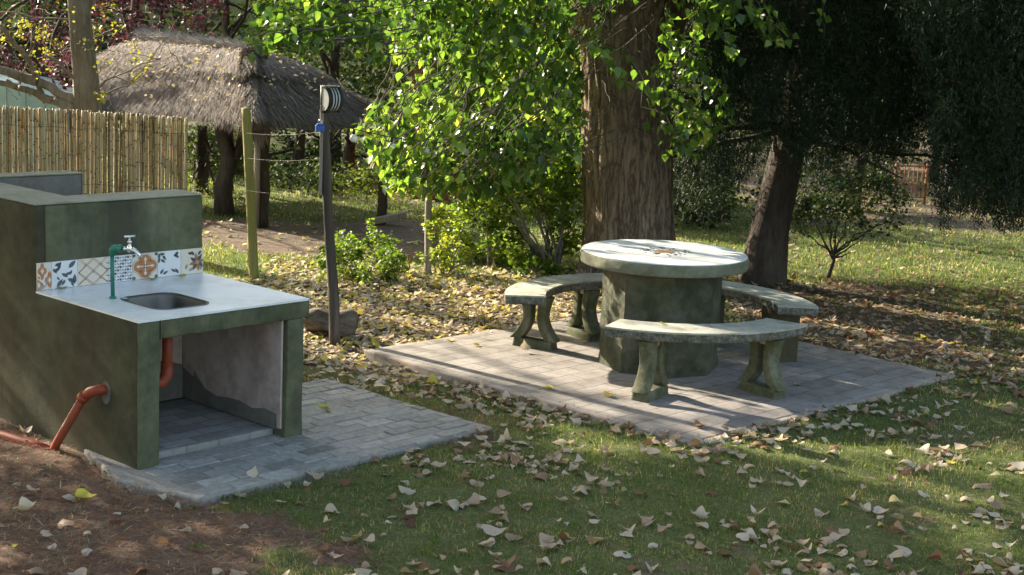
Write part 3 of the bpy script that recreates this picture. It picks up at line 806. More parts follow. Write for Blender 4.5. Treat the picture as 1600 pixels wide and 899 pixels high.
    def blob(cx, cy, r, n=18, k=0, amp=0, ph=0, ax=1, ay=1):
        return [(cx + ax * r * (1 + amp * math.cos(k * (2 * PI * i / n) + ph)) * math.cos(2 * PI * i / n), cy + ay * r * (1 + amp * math.cos(k * (2 * PI * i / n) + ph)) * math.sin(2 * PI * i / n)) for i in range(n)]
    def leafp(x, y, L, ang, w=.22):
        c, s = math.cos(ang), math.sin(ang); out = []
        for (a_, d_) in ((0, 0), (.3, w), (.6, w * .9), (1, 0), (.6, -w * .9), (.3, -w)): out.append((x + L * (a_ * c - d_ * s), y + L * (a_ * s + d_ * c)))
        return out
    def line(x0, y0, x1, y1, wd):
        d = math.hypot(x1 - x0, y1 - y0); nx, ny = -(y1 - y0) / d * wd, (x1 - x0) / d * wd
        return [(x0 + nx, y0 + ny), (x1 + nx, y1 + ny), (x1 - nx, y1 - ny), (x0 - nx, y0 - ny)]
    def art1(p):
        for (x, y) in ((.35, .7), (.85, .35), (.1, .2)):
            p(blob(x, y, .26, 24, 4, .25), 'tile_orange'); p(blob(x, y, .10, 12, 4, .3), 'tile_cream', .0022)
        p(line(.0, .45, .9, .0, .03), 'tile_white', .003); p(line(.55, 1, 1, .7, .03), 'tile_white', .003)
        p(leafp(.1, .05, .5, .2, .15), 'tile_taupe', .0016); p(leafp(.6, .1, .4, 1.2, .15), 'tile_taupe', .0016)
    def art2(p):
        for (x, y, a_, L) in ((.05, .75, -.9, .25), (.12, .85, .3, .28), (.1, .62, .6, .3), (.25, .72, 1.2, .28), (.65, .72, .8, .4), (.38, .55, -.6, .3), (.5, .45, .5, .26), (.6, .32, -.4, .36), (.52, .3, -2.2, .26), (.75, .22, -1.2, .22), (.2, .06, .9, .36), (.86, .1, 1.5, .4), (.68, .45, 1.1, .22), (.3, .3, 2.2, .18)):
            p(leafp(x, y, L, a_, .2), 'tile_grey')
    def art3(p):
        for k in (-.04, .04):
            for (x0, y0, x1, y1) in ((0, .5, .5, 0), (0, .5, .5, 1), (.5, 1, 1, .5), (.5, 0, 1, .5), (0, .05, .95, 1), (.05, 1, 1, .05)):
                p(line(x0 + k, y0, x1 + k, y1, .012), 'tile_orange')
        for (x, y) in ((.25, .25), (.75, .25), (.25, .75), (.75, .75), (.5, .5)): p(blob(x, y, .05, 8), 'tile_taupe', .002)
    def art4(p):
        r_ = random.Random(5)
        for i in range(9):
            for j in range(8):
                x, y = .08 + .105 * i, .08 + .12 * j
                k = (i * 3 + j * 5) % 4
                if k == 0: p(blob(x, y, .05, 8), 'tile_grey')
                elif k == 1: p(leafp(x - .03, y - .03, .11, .8, .25), 'tile_grey')
                elif k == 2: p(line(x - .04, y + .03, x + .05, y - .03, .013), 'tile_grey')
                else: p(blob(x, y, .035, 6, 3, .3), 'tile_taupe')
    def art5(p):
        for dx, dy in ((0, .22), (0, -.22), (.22, 0), (-.22, 0)): p(blob(.5 + dx, .5 + dy, .285, 20), 'tile_taupe', .0011)
        for dx, dy in ((0, .22), (0, -.22), (.22, 0), (-.22, 0)): p(blob(.5 + dx, .5 + dy, .262, 20), 'tile_white', .0017)
        for dx, dy in ((0, .22), (0, -.22), (.22, 0), (-.22, 0)): p(blob(.5 + dx, .5 + dy, .24, 20), 'tile_orange', .0023)
        p(blob(.5, .5, .25, 12), 'tile_orange', .0025)
        p(line(.5, .2, .5, .8, .022), 'tile_cream', .0031); p(line(.2, .5, .8, .5, .022), 'tile_cream', .0033)
        for a_ in range(4):
            an = a_ * PI / 2; p(leafp(.5 + .2 * math.cos(an), .5 + .2 * math.sin(an), .16, an, .35), 'tile_cream', .0036)
        p(blob(.5, .5, .07, 10), 'tile_grey', .0040); p(blob(.5, .5, .04, 8), 'tile_white', .0044)
        for (x, y) in ((.06, .06), (.94, .94), (.06, .94), (.94, .06)): p(blob(x, y, .07, 8), 'tile_grey')
    def art6(p):
        for (x, y, a_) in ((.06, .9, 0), (.12, .7, -.6), (.2, .85, -.9), (.05, .95, -1.5), (.1, .12, .9), (.22, .1, .5), (.9, .9, 3.6), (.92, .7, 2.6), (.86, .95, 4.1), (.9, .08, 2.2), (.78, .15, 2.6), (.02, .55, 1.3)):
            p(leafp(x, y, .26, a_, .2), 'tile_grey')
    def art7(p):
        for k in range(8): p(leafp(.72, .45, .38, k * PI / 4 + .2, .2), ('tile_orange', 'tile_grey')[k % 2])
        p(blob(.72, .45, .1, 10), 'tile_taupe', .002)
        for (x, y, a_) in ((.3, .85, -.3), (.45, .9, -.9), (.2, .2, 1.2), (.35, .12, .6), (.9, .9, 4), (.92, .12, 2)): p(leafp(x, y, .24, a_, .22), 'tile_grey' if y > .5 else 'tile_taupe')
    for i, (base, art) in enumerate((('tile_cream', art1), ('tile_white', art2), ('tile_cream', art3), ('tile_white', art4), ('tile_cream', art5), ('tile_white', art6), ('tile_cream', art7))):
        tilemesh(edges[i], edges[i + 1], base, art)
    # tap: green standpipe with elbow, chrome valve
    pb = kuv(.213, .560)
    m = MB(org)
    m.tube([(pb[0], pb[1], HZ), (pb[0] - .003, pb[1], HZ + .255)], .0105, 12)
    m.lathe([(.018, 0), (.018, .008), (.0105, .012)], (pb[0], pb[1], HZ + .001), 14)
    for k, z in enumerate((.09, .12, .155, .185)):        # ends of the binding
        m.tube([(pb[0] - .002, pb[1], HZ + z), (pb[0] - .032, pb[1] - .01, HZ + z + .004)], .0022, 5)
    tap = m.build('standpipe', M['teal'], t, True)
    hz = HZ + .262
    dr = Vector((.93, -.20, 0)).normalized()
    c0 = Vector((pb[0] - .003, pb[1], hz))
    m = MB(org)
    m.tube([c0 - Vector((0, 0, .035)), c0 + Vector((0, 0, -.008)), c0 + Vector((0, 0, .004)) + dr * .008, c0 + dr * .02 + Vector((0, 0, .006)), c0 + dr * .052 + Vector((0, 0, .006))], [.017, .0175, .019, .0175, .0175], 12)
    m.tube([c0 + dr * .040 + Vector((0, 0, .006)), c0 + dr * .055 + Vector((0, 0, .006))], .0205, 8)
    m.build('elbow', M['teal'], tap, True)
    a0 = c0 + dr * .054 + Vector((0, 0, .006))
    m = MB(org)
    m.tube([a0, a0 + dr * .035], .0085, 10); m.tube([a0 + dr * .012, a0 + dr * .02], .0125, 6)
    b0 = a0 + dr * .045
    m.lathe([(.008, -.018), (.0145, -.010), (.0145, .012), (.009, .02), (.008, .030), (.0115, .034), (.0115, .042), (.005, .046), (.005, .064)], b0, 14)
    m.tube([b0, b0 + dr * .03 + Vector((0, 0, -.004)), b0 + dr * .05 + Vector((0, 0, -.02)), b0 + dr * .060 + Vector((0, 0, -.044))], [.012, .011, .0105, .0115], 12)
    m.build('tap_valve', M['chrome'], tap, True)
    m = MB(org)
    side = Vector((.75, .66, 0)); top = b0 + Vector((0, 0, .066))
    m.tube([top - side * .030, top - side * .01, top + side * .01, top + side * .030], [.0062, .0045, .0045, .0062], 8)
    m.build('tap_handle', M['chrome'], tap, True)
    m = MB(org); q = kuv(.262, .53); m.lathe([(.021, 0), (.021, .0025), (.012, .004)], (q[0], q[1], HZ + .0005), 16); m.build('hole_cover', M['chrome'], t, True)
    # drain pipes
    def kp(u, v, z): p = kuv(u, v); return Vector((p[0], p[1], z))
    m = MB(org)
    m.tube([kp(.03, .285, .350), kp(-.03, .305, .348), kp(-.055, .34, .335), kp(-.065, .39, .30)], [.027, .027, .027, .027], 14)
    m.tube([kp(-.063, .375, .312), kp(-.068, .400, .288)], .031, 14)
    m.tube([kp(-.065, .39, .298), kp(-.085, .60, .03), kp(-.09, .66, -.06)], .0225, 14)
    m.build('drain_pipe', M['orange_pipe'], t, True)
    m = MB(org); m.tube([kp(-.085, .62, -.045), kp(-.13, .80, -.03), kp(-.20, 1.1, -.02), kp(-.42, 2.0, -.035)], .027, 12)
    m.build('drain_pipe', M['orange_pipe'], t, True)
    m = MB(org)
    m.tube([kp(.392, .33, HZ - .13), kp(.392, .33, .47), kp(.388, .33, .40)], .027, 14)
    m.tube([kp(.390, .33, .43), kp(.388, .33, .36), kp(.36, .33, .325), kp(.31, .33, .32), kp(.12, .30, .335)], [.033, .033, .032, .029, .027], 14)
    m.build('drain_trap', M['orange_pipe'], t, True)
    m = MB(org); q = kp(-.0008, .285, .335)
    pts = []
    for i in range(16):
        an = 2 * PI * i / 16; r_ = 1 + .35 * mnoise.noise(Vector((math.cos(an) * 2, math.sin(an) * 2, 4)))
        pts.append(q + Vector((KV[0], KV[1], 0)) * .042 * r_ * math.cos(an) + Vector((0, 0, 1)) * .062 * r_ * math.sin(an))
    m.extr(pts, (-KU[0] * .0015, -KU[1] * .0015, 0)); m.build('mortar_patch', M['pale_patch'], t)
M['pale_patch'] = surf('pale_mortar', (.07, .07, .055), (.15, .145, .13), None, 20, 70, .95, .6, .005)
make_counter()

# ---------------------------------------------------------------- table
def rough_disc(m, c, R, z0, z1, n=96, amp=.006, seed=0, rings=4, chip=0.0, cham=.004):
    vs = []; fs = []
    def rr(an, z):
        return R * (1 + amp * mnoise.noise(Vector((math.cos(an) * 5 + seed, math.sin(an) * 5, z * 20))) + amp * .6 * mnoise.noise(Vector((math.cos(an) * 19, math.sin(an) * 19 + seed, z * 50))))
    prof = [(cham, z0)] + [(0, z0 + (z1 - z0) * k / rings) for k in range(1, rings)] + [(cham, z1)]
    for d, z in prof:
        for j in range(n):
            an = 2 * PI * j / n; r_ = rr(an, z) - d
            vs.append((c[0] + r_ * math.cos(an), c[1] + r_ * math.sin(an), z))
    for i in range(len(prof) - 1):
        for j in range(n):
            a_ = i * n + j; b_ = i * n + (j + 1) % n; fs.append((a_, b_, b_ + n, a_ + n))
    fs.append(tuple(range(n - 1, -1, -1))); fs.append(tuple(range((len(prof) - 1) * n, len(prof) * n)))
    m.add(vs, fs)
def make_table():
    org = (TC[0], TC[1], 0)
    t = thing('round_table', 'round white-topped cement table on a green faceted pedestal in the middle of the paving', 'table', org)
    m = MB(org); rough_disc(m, TC, .566, .698, .776, 120, .012, 2, 6)
    # top tilts a hair like the real one
    top = m.build('table_slab', M['ped_edge'], t, True, bevel=.004)
    m = MB(org); rough_disc(m, TC, .558, .7765, .782, 120, .005, 5, 1, cham=.002)
    wt = m.build('table_surface', M['table_white'], t, False)
    m = MB(org); r_ = random.Random(3)
    for k in range(210):
        a_ = r_.random() * 2 * PI; d = r_.random()
        if d < .58: R = r_.random() ** .6 * .075; rnd = r_.uniform(.56, 1)
        else:
            ray_ = round(a_ / (PI / 6)) * PI / 6 + r_.uniform(-.12, .12); a_ = ray_; R = r_.uniform(.08, .19); rnd = r_.uniform(0, .44)
        c = (TC[0] + R * math.cos(a_), TC[1] + R * math.sin(a_))
        s = r_.uniform(.006, .012); n = r_.choice((3, 4, 5)); o_ = r_.random() * 6
        pts = [(c[0] + s * r_.uniform(.7, 1.2) * math.cos(o_ + 2 * PI * i / n), c[1] + s * r_.uniform(.7, 1.2) * math.sin(o_ + 2 * PI * i / n)) for i in range(n)]
        zz = .7835 + k * .000008
        m.prism(pts, .781, zz, 0, rnd)
    m.build('mosaic', M['mosaic'], wt)
    m = MB(org); n = 8; vs = []; fs = []; rings = []
    zs = [-.03] + [i * .7 / 16 for i in range(17)]
    per = 6
    for z in zs:
        for k in range(8):
            a0 = math.radians(225 + 3 + 45 * k); a1 = a0 + PI / 4
            p0 = np.array([math.cos(a0), math.sin(a0)]) * .408; p1 = np.array([math.cos(a1), math.sin(a1)]) * .408
            for j in range(per):
                p = p0 + (p1 - p0) * j / per
                nn = p / np.linalg.norm(p)
                d = .004 * mnoise.noise(Vector((p[0] * 9, p[1] * 9, z * 9))) + .009 * max(0, mnoise.noise(Vector((p[0] * 16, p[1] * 16, z * 16 + 5)))) * (1.6 if z < .25 else .6)
                d -= .006 * (1 if (int(z * 16) % 2) else 0) * (1 if z < .3 else .2)
                p = p + nn * d; vs.append((TC[0] + p[0], TC[1] + p[1], z))
    N = 8 * per
    for i in range(len(zs) - 1):
        for j in range(N):
            fs.append((i * N + j, i * N + (j + 1) % N, (i + 1) * N + (j + 1) % N, (i + 1) * N + j))
    m.add(vs, fs)
    m.build('pedestal', M['ped'], t, False)
make_table()

# ---------------------------------------------------------------- benches
def bench(label, a0, a1, sups, solid=False, R0=.79, R1=1.065, leaf=None):
    am = math.radians((a0 + a1) / 2); org = (TC[0] + math.cos(am) * .93, TC[1] + math.sin(am) * .93, 0)
    t = thing('curved_bench', label, 'bench', org, 'curved cement benches round the table')
    A0, A1 = math.radians(a0), math.radians(a1)
    def slab(z0, z1, r0, r1, e, amp, nz, mname, part, bev, rows=26):
        m = MB(org); vs = []; fs = []; nr = 5
        zl = [z0 + (z1 - z0) * k / nz for k in range(nz + 1)]
        # outline loop
        loop = []
        n = 44
        for i in range(n + 1): loop.append((r1, A0 - e + (A1 - A0 + 2 * e) * i / n, 1))
        for k in range(1, nr): loop.append((r1 + (r0 - r1) * k / nr, A1 + e, 0))
        for i in range(n + 1): loop.append((r0, A1 + e - (A1 - A0 + 2 * e) * i / n, -1))
        for k in range(1, nr): loop.append((r0 + (r1 - r0) * k / nr, A0 - e, 0))
        L = len(loop)
        for zi, z in enumerate(zl):
            for (r_, an, sd) in loop:
                x, y = math.cos(an), math.sin(an)
                d = amp * (mnoise.noise(Vector((x * r_ * 28, y * r_ * 28, z * 40 + a0))) + .6 * mnoise.noise(Vector((x * r_ * 60, y * r_ * 60, z * 80))))
                if zi == nz: d *= .3
                if zi == 0: d -= amp * .6
                rr = r_ + d * (sd if sd else 0); aa = an + (d if (sd == 0) else 0) * (1 if an > (A0 + A1) / 2 else -1)
                vs.append((TC[0] + rr * math.cos(aa), TC[1] + rr * math.sin(aa), z))
        for zi in range(nz):
            for i in range(L): fs.append((zi * L + i, zi * L + (i + 1) % L, (zi + 1) * L + (i + 1) % L, (zi + 1) * L + i))
        # caps as strips between outer and inner arcs
        for zi, flip in ((0, True), (nz, False)):
            b0 = zi * L
            for i in range(n):
                o0, o1 = b0 + i, b0 + i + 1
                i0 = b0 + (n + nr) + n - i; i1 = i0 - 1
                f = (o0, o1, i1, i0); fs.append(f[::-1] if flip else f)
            e1 = [b0 + n] + [b0 + n + k for k in range(1, nr)] + [b0 + n + nr]
            e0 = [b0 + 2 * n + nr] + [b0 + 2 * n + nr + k for k in range(1, nr)] + [b0]
            fs.append(tuple(e1) if not flip else tuple(e1[::-1])); fs.append(tuple(e0) if not flip else tuple(e0[::-1]))
        m.add(vs, fs)
        return m.build(part, M[mname], t, False, bevel=bev)
    slab(.388, .438, R0, R1, 0, .010, 4, 'rubble_edge', 'seat_body', 0)
    slab(.4385, .450, R0 - .002, R1 + .003, .002, .002, 1, 'bench_top', 'seat', .004)
    for an in sups:
        an, tw = an if isinstance(an, tuple) else (an, an)
        a_ = math.radians(an); ra = Vector((math.cos(a_), math.sin(a_), 0))
        c = Vector((TC[0], TC[1], 0)) + ra * .925
        a_ = math.radians(tw); ra = Vector((math.cos(a_), math.sin(a_), 0)); ta = Vector((-ra.y, ra.x, 0))
        m = MB(org)
        if solid:
            m.box(c + Vector((0, 0, .19)), (.235, .14, .396), ra, taper=1.0)
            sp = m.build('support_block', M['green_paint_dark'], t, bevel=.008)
            continue
        # two curved legs back to back on a foot bar:  )(
        H0, H1 = .055, .372
        for sd in (-1, 1):
            outer = []; inner = []
            for k in range(13):
                f = k / 12; z = H0 + (H1 - H0) * f
                cen = .055 + .085 * (abs(f - .55) / .55) ** 1.9 * (1.0 if f < .55 else .45)
                wd = .030 + .012 * abs(f - .55) * 2
                outer.append(c + ra * sd * (cen + wd) + Vector((0, 0, z))); inner.append(c + ra * sd * (cen - wd) + Vector((0, 0, z)))
            pts = outer + inner[::-1]
            if sd < 0: pts = pts[::-1]
            pts = [p - ta * .048 for p in pts]
            # build as strips
            vs = []; n = 13
            for lay in (0, 1):
                for p in outer + inner: vs.append(p + ta * (.096 * lay - .048))
            fs = []
            for k in range(n - 1):
                fs += [(k, k + 1, n + k + 1, n + k), (2 * n + n + k, 2 * n + n + k + 1, 2 * n + k + 1, 2 * n + k), (k, 2 * n + k, 2 * n + k + 1, k + 1), (n + k + 1, 3 * n + k + 1, 3 * n + k, n + k)]
            fs += [(0, n, 3 * n, 2 * n), (n - 1, 3 * n - 1, 4 * n - 1, 2 * n - 1)]
            if sd > 0: fs = [f[::-1] for f in fs]
            m.add(vs, fs)
            m.build('leg', M['bench_leg'], t, True, bevel=.007); m = MB(org)
        m.box(c + Vector((0, 0, .022)), (.315, .118, .075), ra, taper=.93)
        m.build('foot', M['bench_leg'], t, bevel=.012); m = MB(org)
        m.box(c + Vector((0, 0, .3795)), (.20, .10, .017), ra); m.build('mortar_pad', M['bracket'], t, bevel=.004)
        m = MB(org)
        q = c + Vector((0, 0, .371))
        m.extr([q - ra * .075 - ta * .03, q + ra * .075 - ta * .03, q + ra * .02 - ta * .03 - Vector((0, 0, .045)), q - ra * .02 - ta * .03 - Vector((0, 0, .045))], ta * .06)
        m.build('mortar_wedge', M['bracket'], t)
bench('curved cement bench nearest the camera, in front of the pedestal', -114, -37, ((-98, -121), (-49, -52)), R0=.80, R1=1.085)
bench('curved cement bench left of the round table, sunlit, on open curved legs', 108, 184, (155, 121))
bench('curved cement bench right of the round table, on solid dark blocks', -1, 76, (19, 61), solid=True)

# ---------------------------------------------------------------- poles, lamp, fence
def pole(name, label, cat, base, top, r0, r1, mat, bend=.01, parts=None, n=12):
    t = thing(name, label, cat, base)
    m = MB(base); pts = []
    B, T = Vector(base), Vector(top)
    for i in range(17):
        f = i / 16; p = B.lerp(T, f)
        p += Vector((mnoise.noise(Vector((f * 2.5, base[0] * 9, 1))), mnoise.noise(Vector((f * 2.5, 2, base[1]))), 0)) * bend
        pts.append(p)
    m.tube(pts, [r0 + (r1 - r0) * i / 16 for i in range(17)], n, wob=.10, seed=base[0])
    m.build('shaft', M[mat], t, True)
    return t
pb = G(398, 438, -.03)
pole('wooden_pole', 'yellowish green round wooden pole standing right of the cane fence', 'pole', (pb.x, pb.y, -.05), tuple(at(384, 169, pb.y)), .044, .039, 'green_wood')
wb = G(523, 535, -.03); wt_ = at(507, 172, wb.y)
post = pole('lamp_post', 'dark weathered wooden post carrying a half-round lamp and a small blue box', 'post', (wb.x, wb.y, -.05), tuple(wt_), .040, .031, 'old_wood', .010)
m = MB(post.location)
st = at(508, 252, wb.y); m.box(((st.x + wt_.x) / 2 - .018, wb.y - .02, (st.z + wt_.z) / 2 - .1), (.022, .03, .62), (1, 0, 0))
m.build('batten', M['pale_wood'], post, bevel=.003)
def half_lamp():
    c = at(502, 155, wb.y - .03)
    ax = Vector((.72, .69, 0)).normalized(); bu = Vector((.69, -.72, 0)).normalized()   # axis; bulge
    c.x += .002
    org = c
    t = thing('bulkhead_lamp', 'half-round black lamp with white glass slits at the top of the dark post', 'lamp', org)
    R = .094; L = .115; Z = Vector((0, 0, 1))
    def arc(r, n=18, a0=-90, a1=90): return [bu * r * math.cos(math.radians(a0 + (a1 - a0) * i / n)) + Z * r * math.sin(math.radians(a0 + (a1 - a0) * i / n)) for i in range(n + 1)]
    def seg(m, x0, x1, r0, r1, a0=-90, a1=90):
        o_ = [c + ax * x0 + p for p in arc(r1, a0=a0, a1=a1)]; i_ = [c + ax * x0 + p for p in arc(r0, a0=a0, a1=a1)]
        n = len(o_)
        vs = o_ + i_ + [p + ax * (x1 - x0) for p in o_] + [p + ax * (x1 - x0) for p in i_]
        fs = []
        for k in range(n - 1):
            fs += [(k, k + 1, n + k + 1, n + k), (3 * n + k, 3 * n + k + 1, 2 * n + k + 1, 2 * n + k), (k + 1, k, 2 * n + k, 2 * n + k + 1), (n + k, n + k + 1, 3 * n + k + 1, 3 * n + k)]
        fs += [(0, n, 3 * n, 2 * n), (n - 1, 3 * n - 1, 4 * n - 1, 2 * n - 1)]
        m.add(vs, fs)
    m = MB(org)
    seg(m, 0, .012, R * .86, R)                       # rim round the end glass
    for (x0, x1) in ((.012, .032), (.046, .056), (.070, .080), (.094, .115)): seg(m, x0, x1, R * .965, R)
    for (a0, a1) in ((-90, -62), (62, 90)): seg(m, .03, .094, R * .965, R * .995, a0, a1)
    m.box(c + ax * L / 2 - bu * .008, (L, .016, 2 * R), ax)
    m.build('lamp_housing', M['black'], t, True)
    m = MB(org)
    o_ = [c + ax * .003 + p for p in arc(R * .95)]
    m.extr(o_, ax * .105); m.build('lamp_glass', M['lamp_white'], t, False)
    m = MB(org); m.box(c + ax * (L + .006), (.012, .10, .185), ax); m.build('back_cap', M['black'], t, bevel=.003)
half_lamp()
def blue_box():
    c = at(500, 201, wb.y - .055)
    t = thing('blue_clip_box', 'small bright blue plastic box hooked on the dark lamp post', 'plastic box', c)
    m = MB(c); m.box(c, (.062, .036, .045), (.96, .28, 0)); m.box(c + Vector((0, 0, .027)), (.045, .028, .012), (.96, .28, 0)); m.box(c + Vector((-.02, -.02, 0)), (.012, .008, .052), (.96, .28, 0)); m.box(c + Vector((.018, -.012, 0)), (.012, .008, .052), (.96, .28, 0))
    m.build('box_body', M['blue'], t, bevel=.007)
    m = MB(c); m.tube([c + Vector((-.012, 0, .03)), c + Vector((-.012, 0, .055)), c + Vector((0, 0, .065)), c + Vector((.012, 0, .055)), c + Vector((.012, 0, .03))], .003, 6); m.build('hook', M['chrome'], t, True)
blue_box()
tb = G(668, 430, -.03)
pole('thin_pole', 'thin pale grey pole among the shrubs behind the leaf litter', 'pole', (tb.x, tb.y, -.05), tuple(at(672, 150, tb.y)), .032, .028, 'pale_wood', .012)

def fence():
    Yf = 12.42
    e1 = at(293, 186, Yf); e0 = at(0, 168, Yf + .1)
    dirv = (e1 - e0); dirv.z = 0; L = dirv.length; dirv.normalize()
    start = e0 - dirv * 1.5; start.z = 0; total = L + 1.5
    t = thing('cane_fence', 'fence of upright yellow canes bound with wire behind the sink counter', 'fence', (start.x, start.y, 0))
    seam = (at(128, 175, Yf) - start).dot(dirv)
    side = Vector((-dirv.y, dirv.x, 0))
    r_ = random.Random(4)
    for part, (s0, s1, hh) in enumerate(((0, seam, .012), (seam, total, 0))):
        m = MB(t.location); s = s0 + .008
        while s < s1 - .004:
            rad = r_.uniform(.0050, .0085); s += rad
            x = start + dirv * s; h = 1.372 + hh + r_.uniform(-.012, .008) - .012 * (s - s0) / (s1 - s0)
            d = r_.uniform(-.008, .010); lean = r_.gauss(0, .010); lean2 = r_.gauss(0, .004)
            def pt(z): return x + side * (d + lean2 * z) + dirv * (lean * (z / 1.4 - .6)) + Vector((0, 0, z))
            col = r_.random() ** 1.3 * .9
            z = -.06; gap = r_.uniform(.13, .24); z1 = r_.uniform(.02, .2)
            while z < h:
                ze = min(z1, h)
                m.tube([pt(z), pt(ze)], [rad, rad * .97], 6, cap=(ze >= h), r=col * r_.uniform(.9, 1.08))
                if ze < h: m.tube([pt(ze - .0045), pt(ze + .0045)], rad * 1.14, 6, cap=False, r=r_.uniform(.93, 1))
                z = z1; z1 += gap * r_.uniform(.85, 1.15)
            s += rad * .96
        m.build('cane_panel', M['cane'], t, True)
    m = MB(t.location)
    for z in (1.22, .75, .3):
        m.tube([start + dirv * (total * k / 40) - side * (.014 + .003 * math.sin(k * 2.1)) + Vector((0, 0, z + .006 * math.sin(k * 1.3))) for k in range(41)], .0022, 5)
    m.build('binding_wire', M['wire'], t)
    # wires running on to the poles
    w = thing('fence_wires', 'thin fence wires running from the cane fence past the wooden poles', 'wire fence', (e1.x, e1.y, 0))
    for y0, y1, y2 in ((207, 208, 206), (247, 247, 248), (298, 298, 300)):
        A = at(293, y0, Yf); B = at(385, y1, pb.y - .05); C = at(505, y2, wb.y + .04)
        m = MB(w.location)
        pts = [A.lerp(B, k / 6) + Vector((0, 0, -.006 * math.sin(PI * k / 6))) for k in range(7)] + [B.lerp(C, k / 8) + Vector((0, 0, -.02 * math.sin(PI * k / 8))) for k in range(1, 9)]
        m.tube(pts, .0007, 4); m.build('wire', M['wire'], w)
fence()

def string_lights():
    a = at(511, 190, wb.y); e = at(918, 222, 13.05)
    t = thing('string_lights', 'string of white globe bulbs hanging from the dark post to the big trunk', 'string lights', a)
    pxs = [(553, 219), (612, 232), (666, 239), (729, 242), (823, 245), (869, 244), (899, 243)]
    cable = [a]
    bulbs = []
    for px, py in pxs:
        f = (px - 511) / (918 - 511); Y = wb.y + (13.05 - wb.y) * f
        top = at(px, py - 17, Y); bulbs.append((top, at(px, py, Y))); cable.append(top)
    cable.append(e)
    m = MB(t.location); m.tube(cable, .0035, 6); m.build('cable', M['cable'], t, True)
    for top, c in bulbs:
        m = MB(t.location); m.lathe([(.004, .003), (.011, 0), (.012, -.035), (.009, -.037)], top, 10); so_ = m.build('socket', M['black'], t, True)
        m = MB(t.location)
        ctr = top + Vector((0, 0, -.065)); R = .0285
        m.lathe([(R * math.sin(math.radians(180 * k / 10)) + (.0005), -R * math.cos(math.radians(180 * k / 10))) for k in range(10)] + [(.010, R * 1.02)], ctr, 14)
        m.build('bulb', M['bulb'], so_, True)
string_lights()

def log_piece():
    c = G(516, 524, -.03); c = Vector((c.x, c.y + .06, 0))
    t = thing('log', 'short weathered log lying at the foot of the dark lamp post', 'log', (c.x, c.y, -.04))
    m = MB(t.location)
    d = Vector((1, -.12, 0)).normalized(); pts = [c + d * (k * .0468 - .19) + Vector((0, 0, .055 + .012 * math.sin(k * 1.1))) for k in range(9)]
    m.tube(pts, [.078, .088, .092, .085, .088, .093, .088, .082, .07], 18, wob=.5, seed=3)
    m.build('log_wood', M['stump'], t, True)
log_piece()

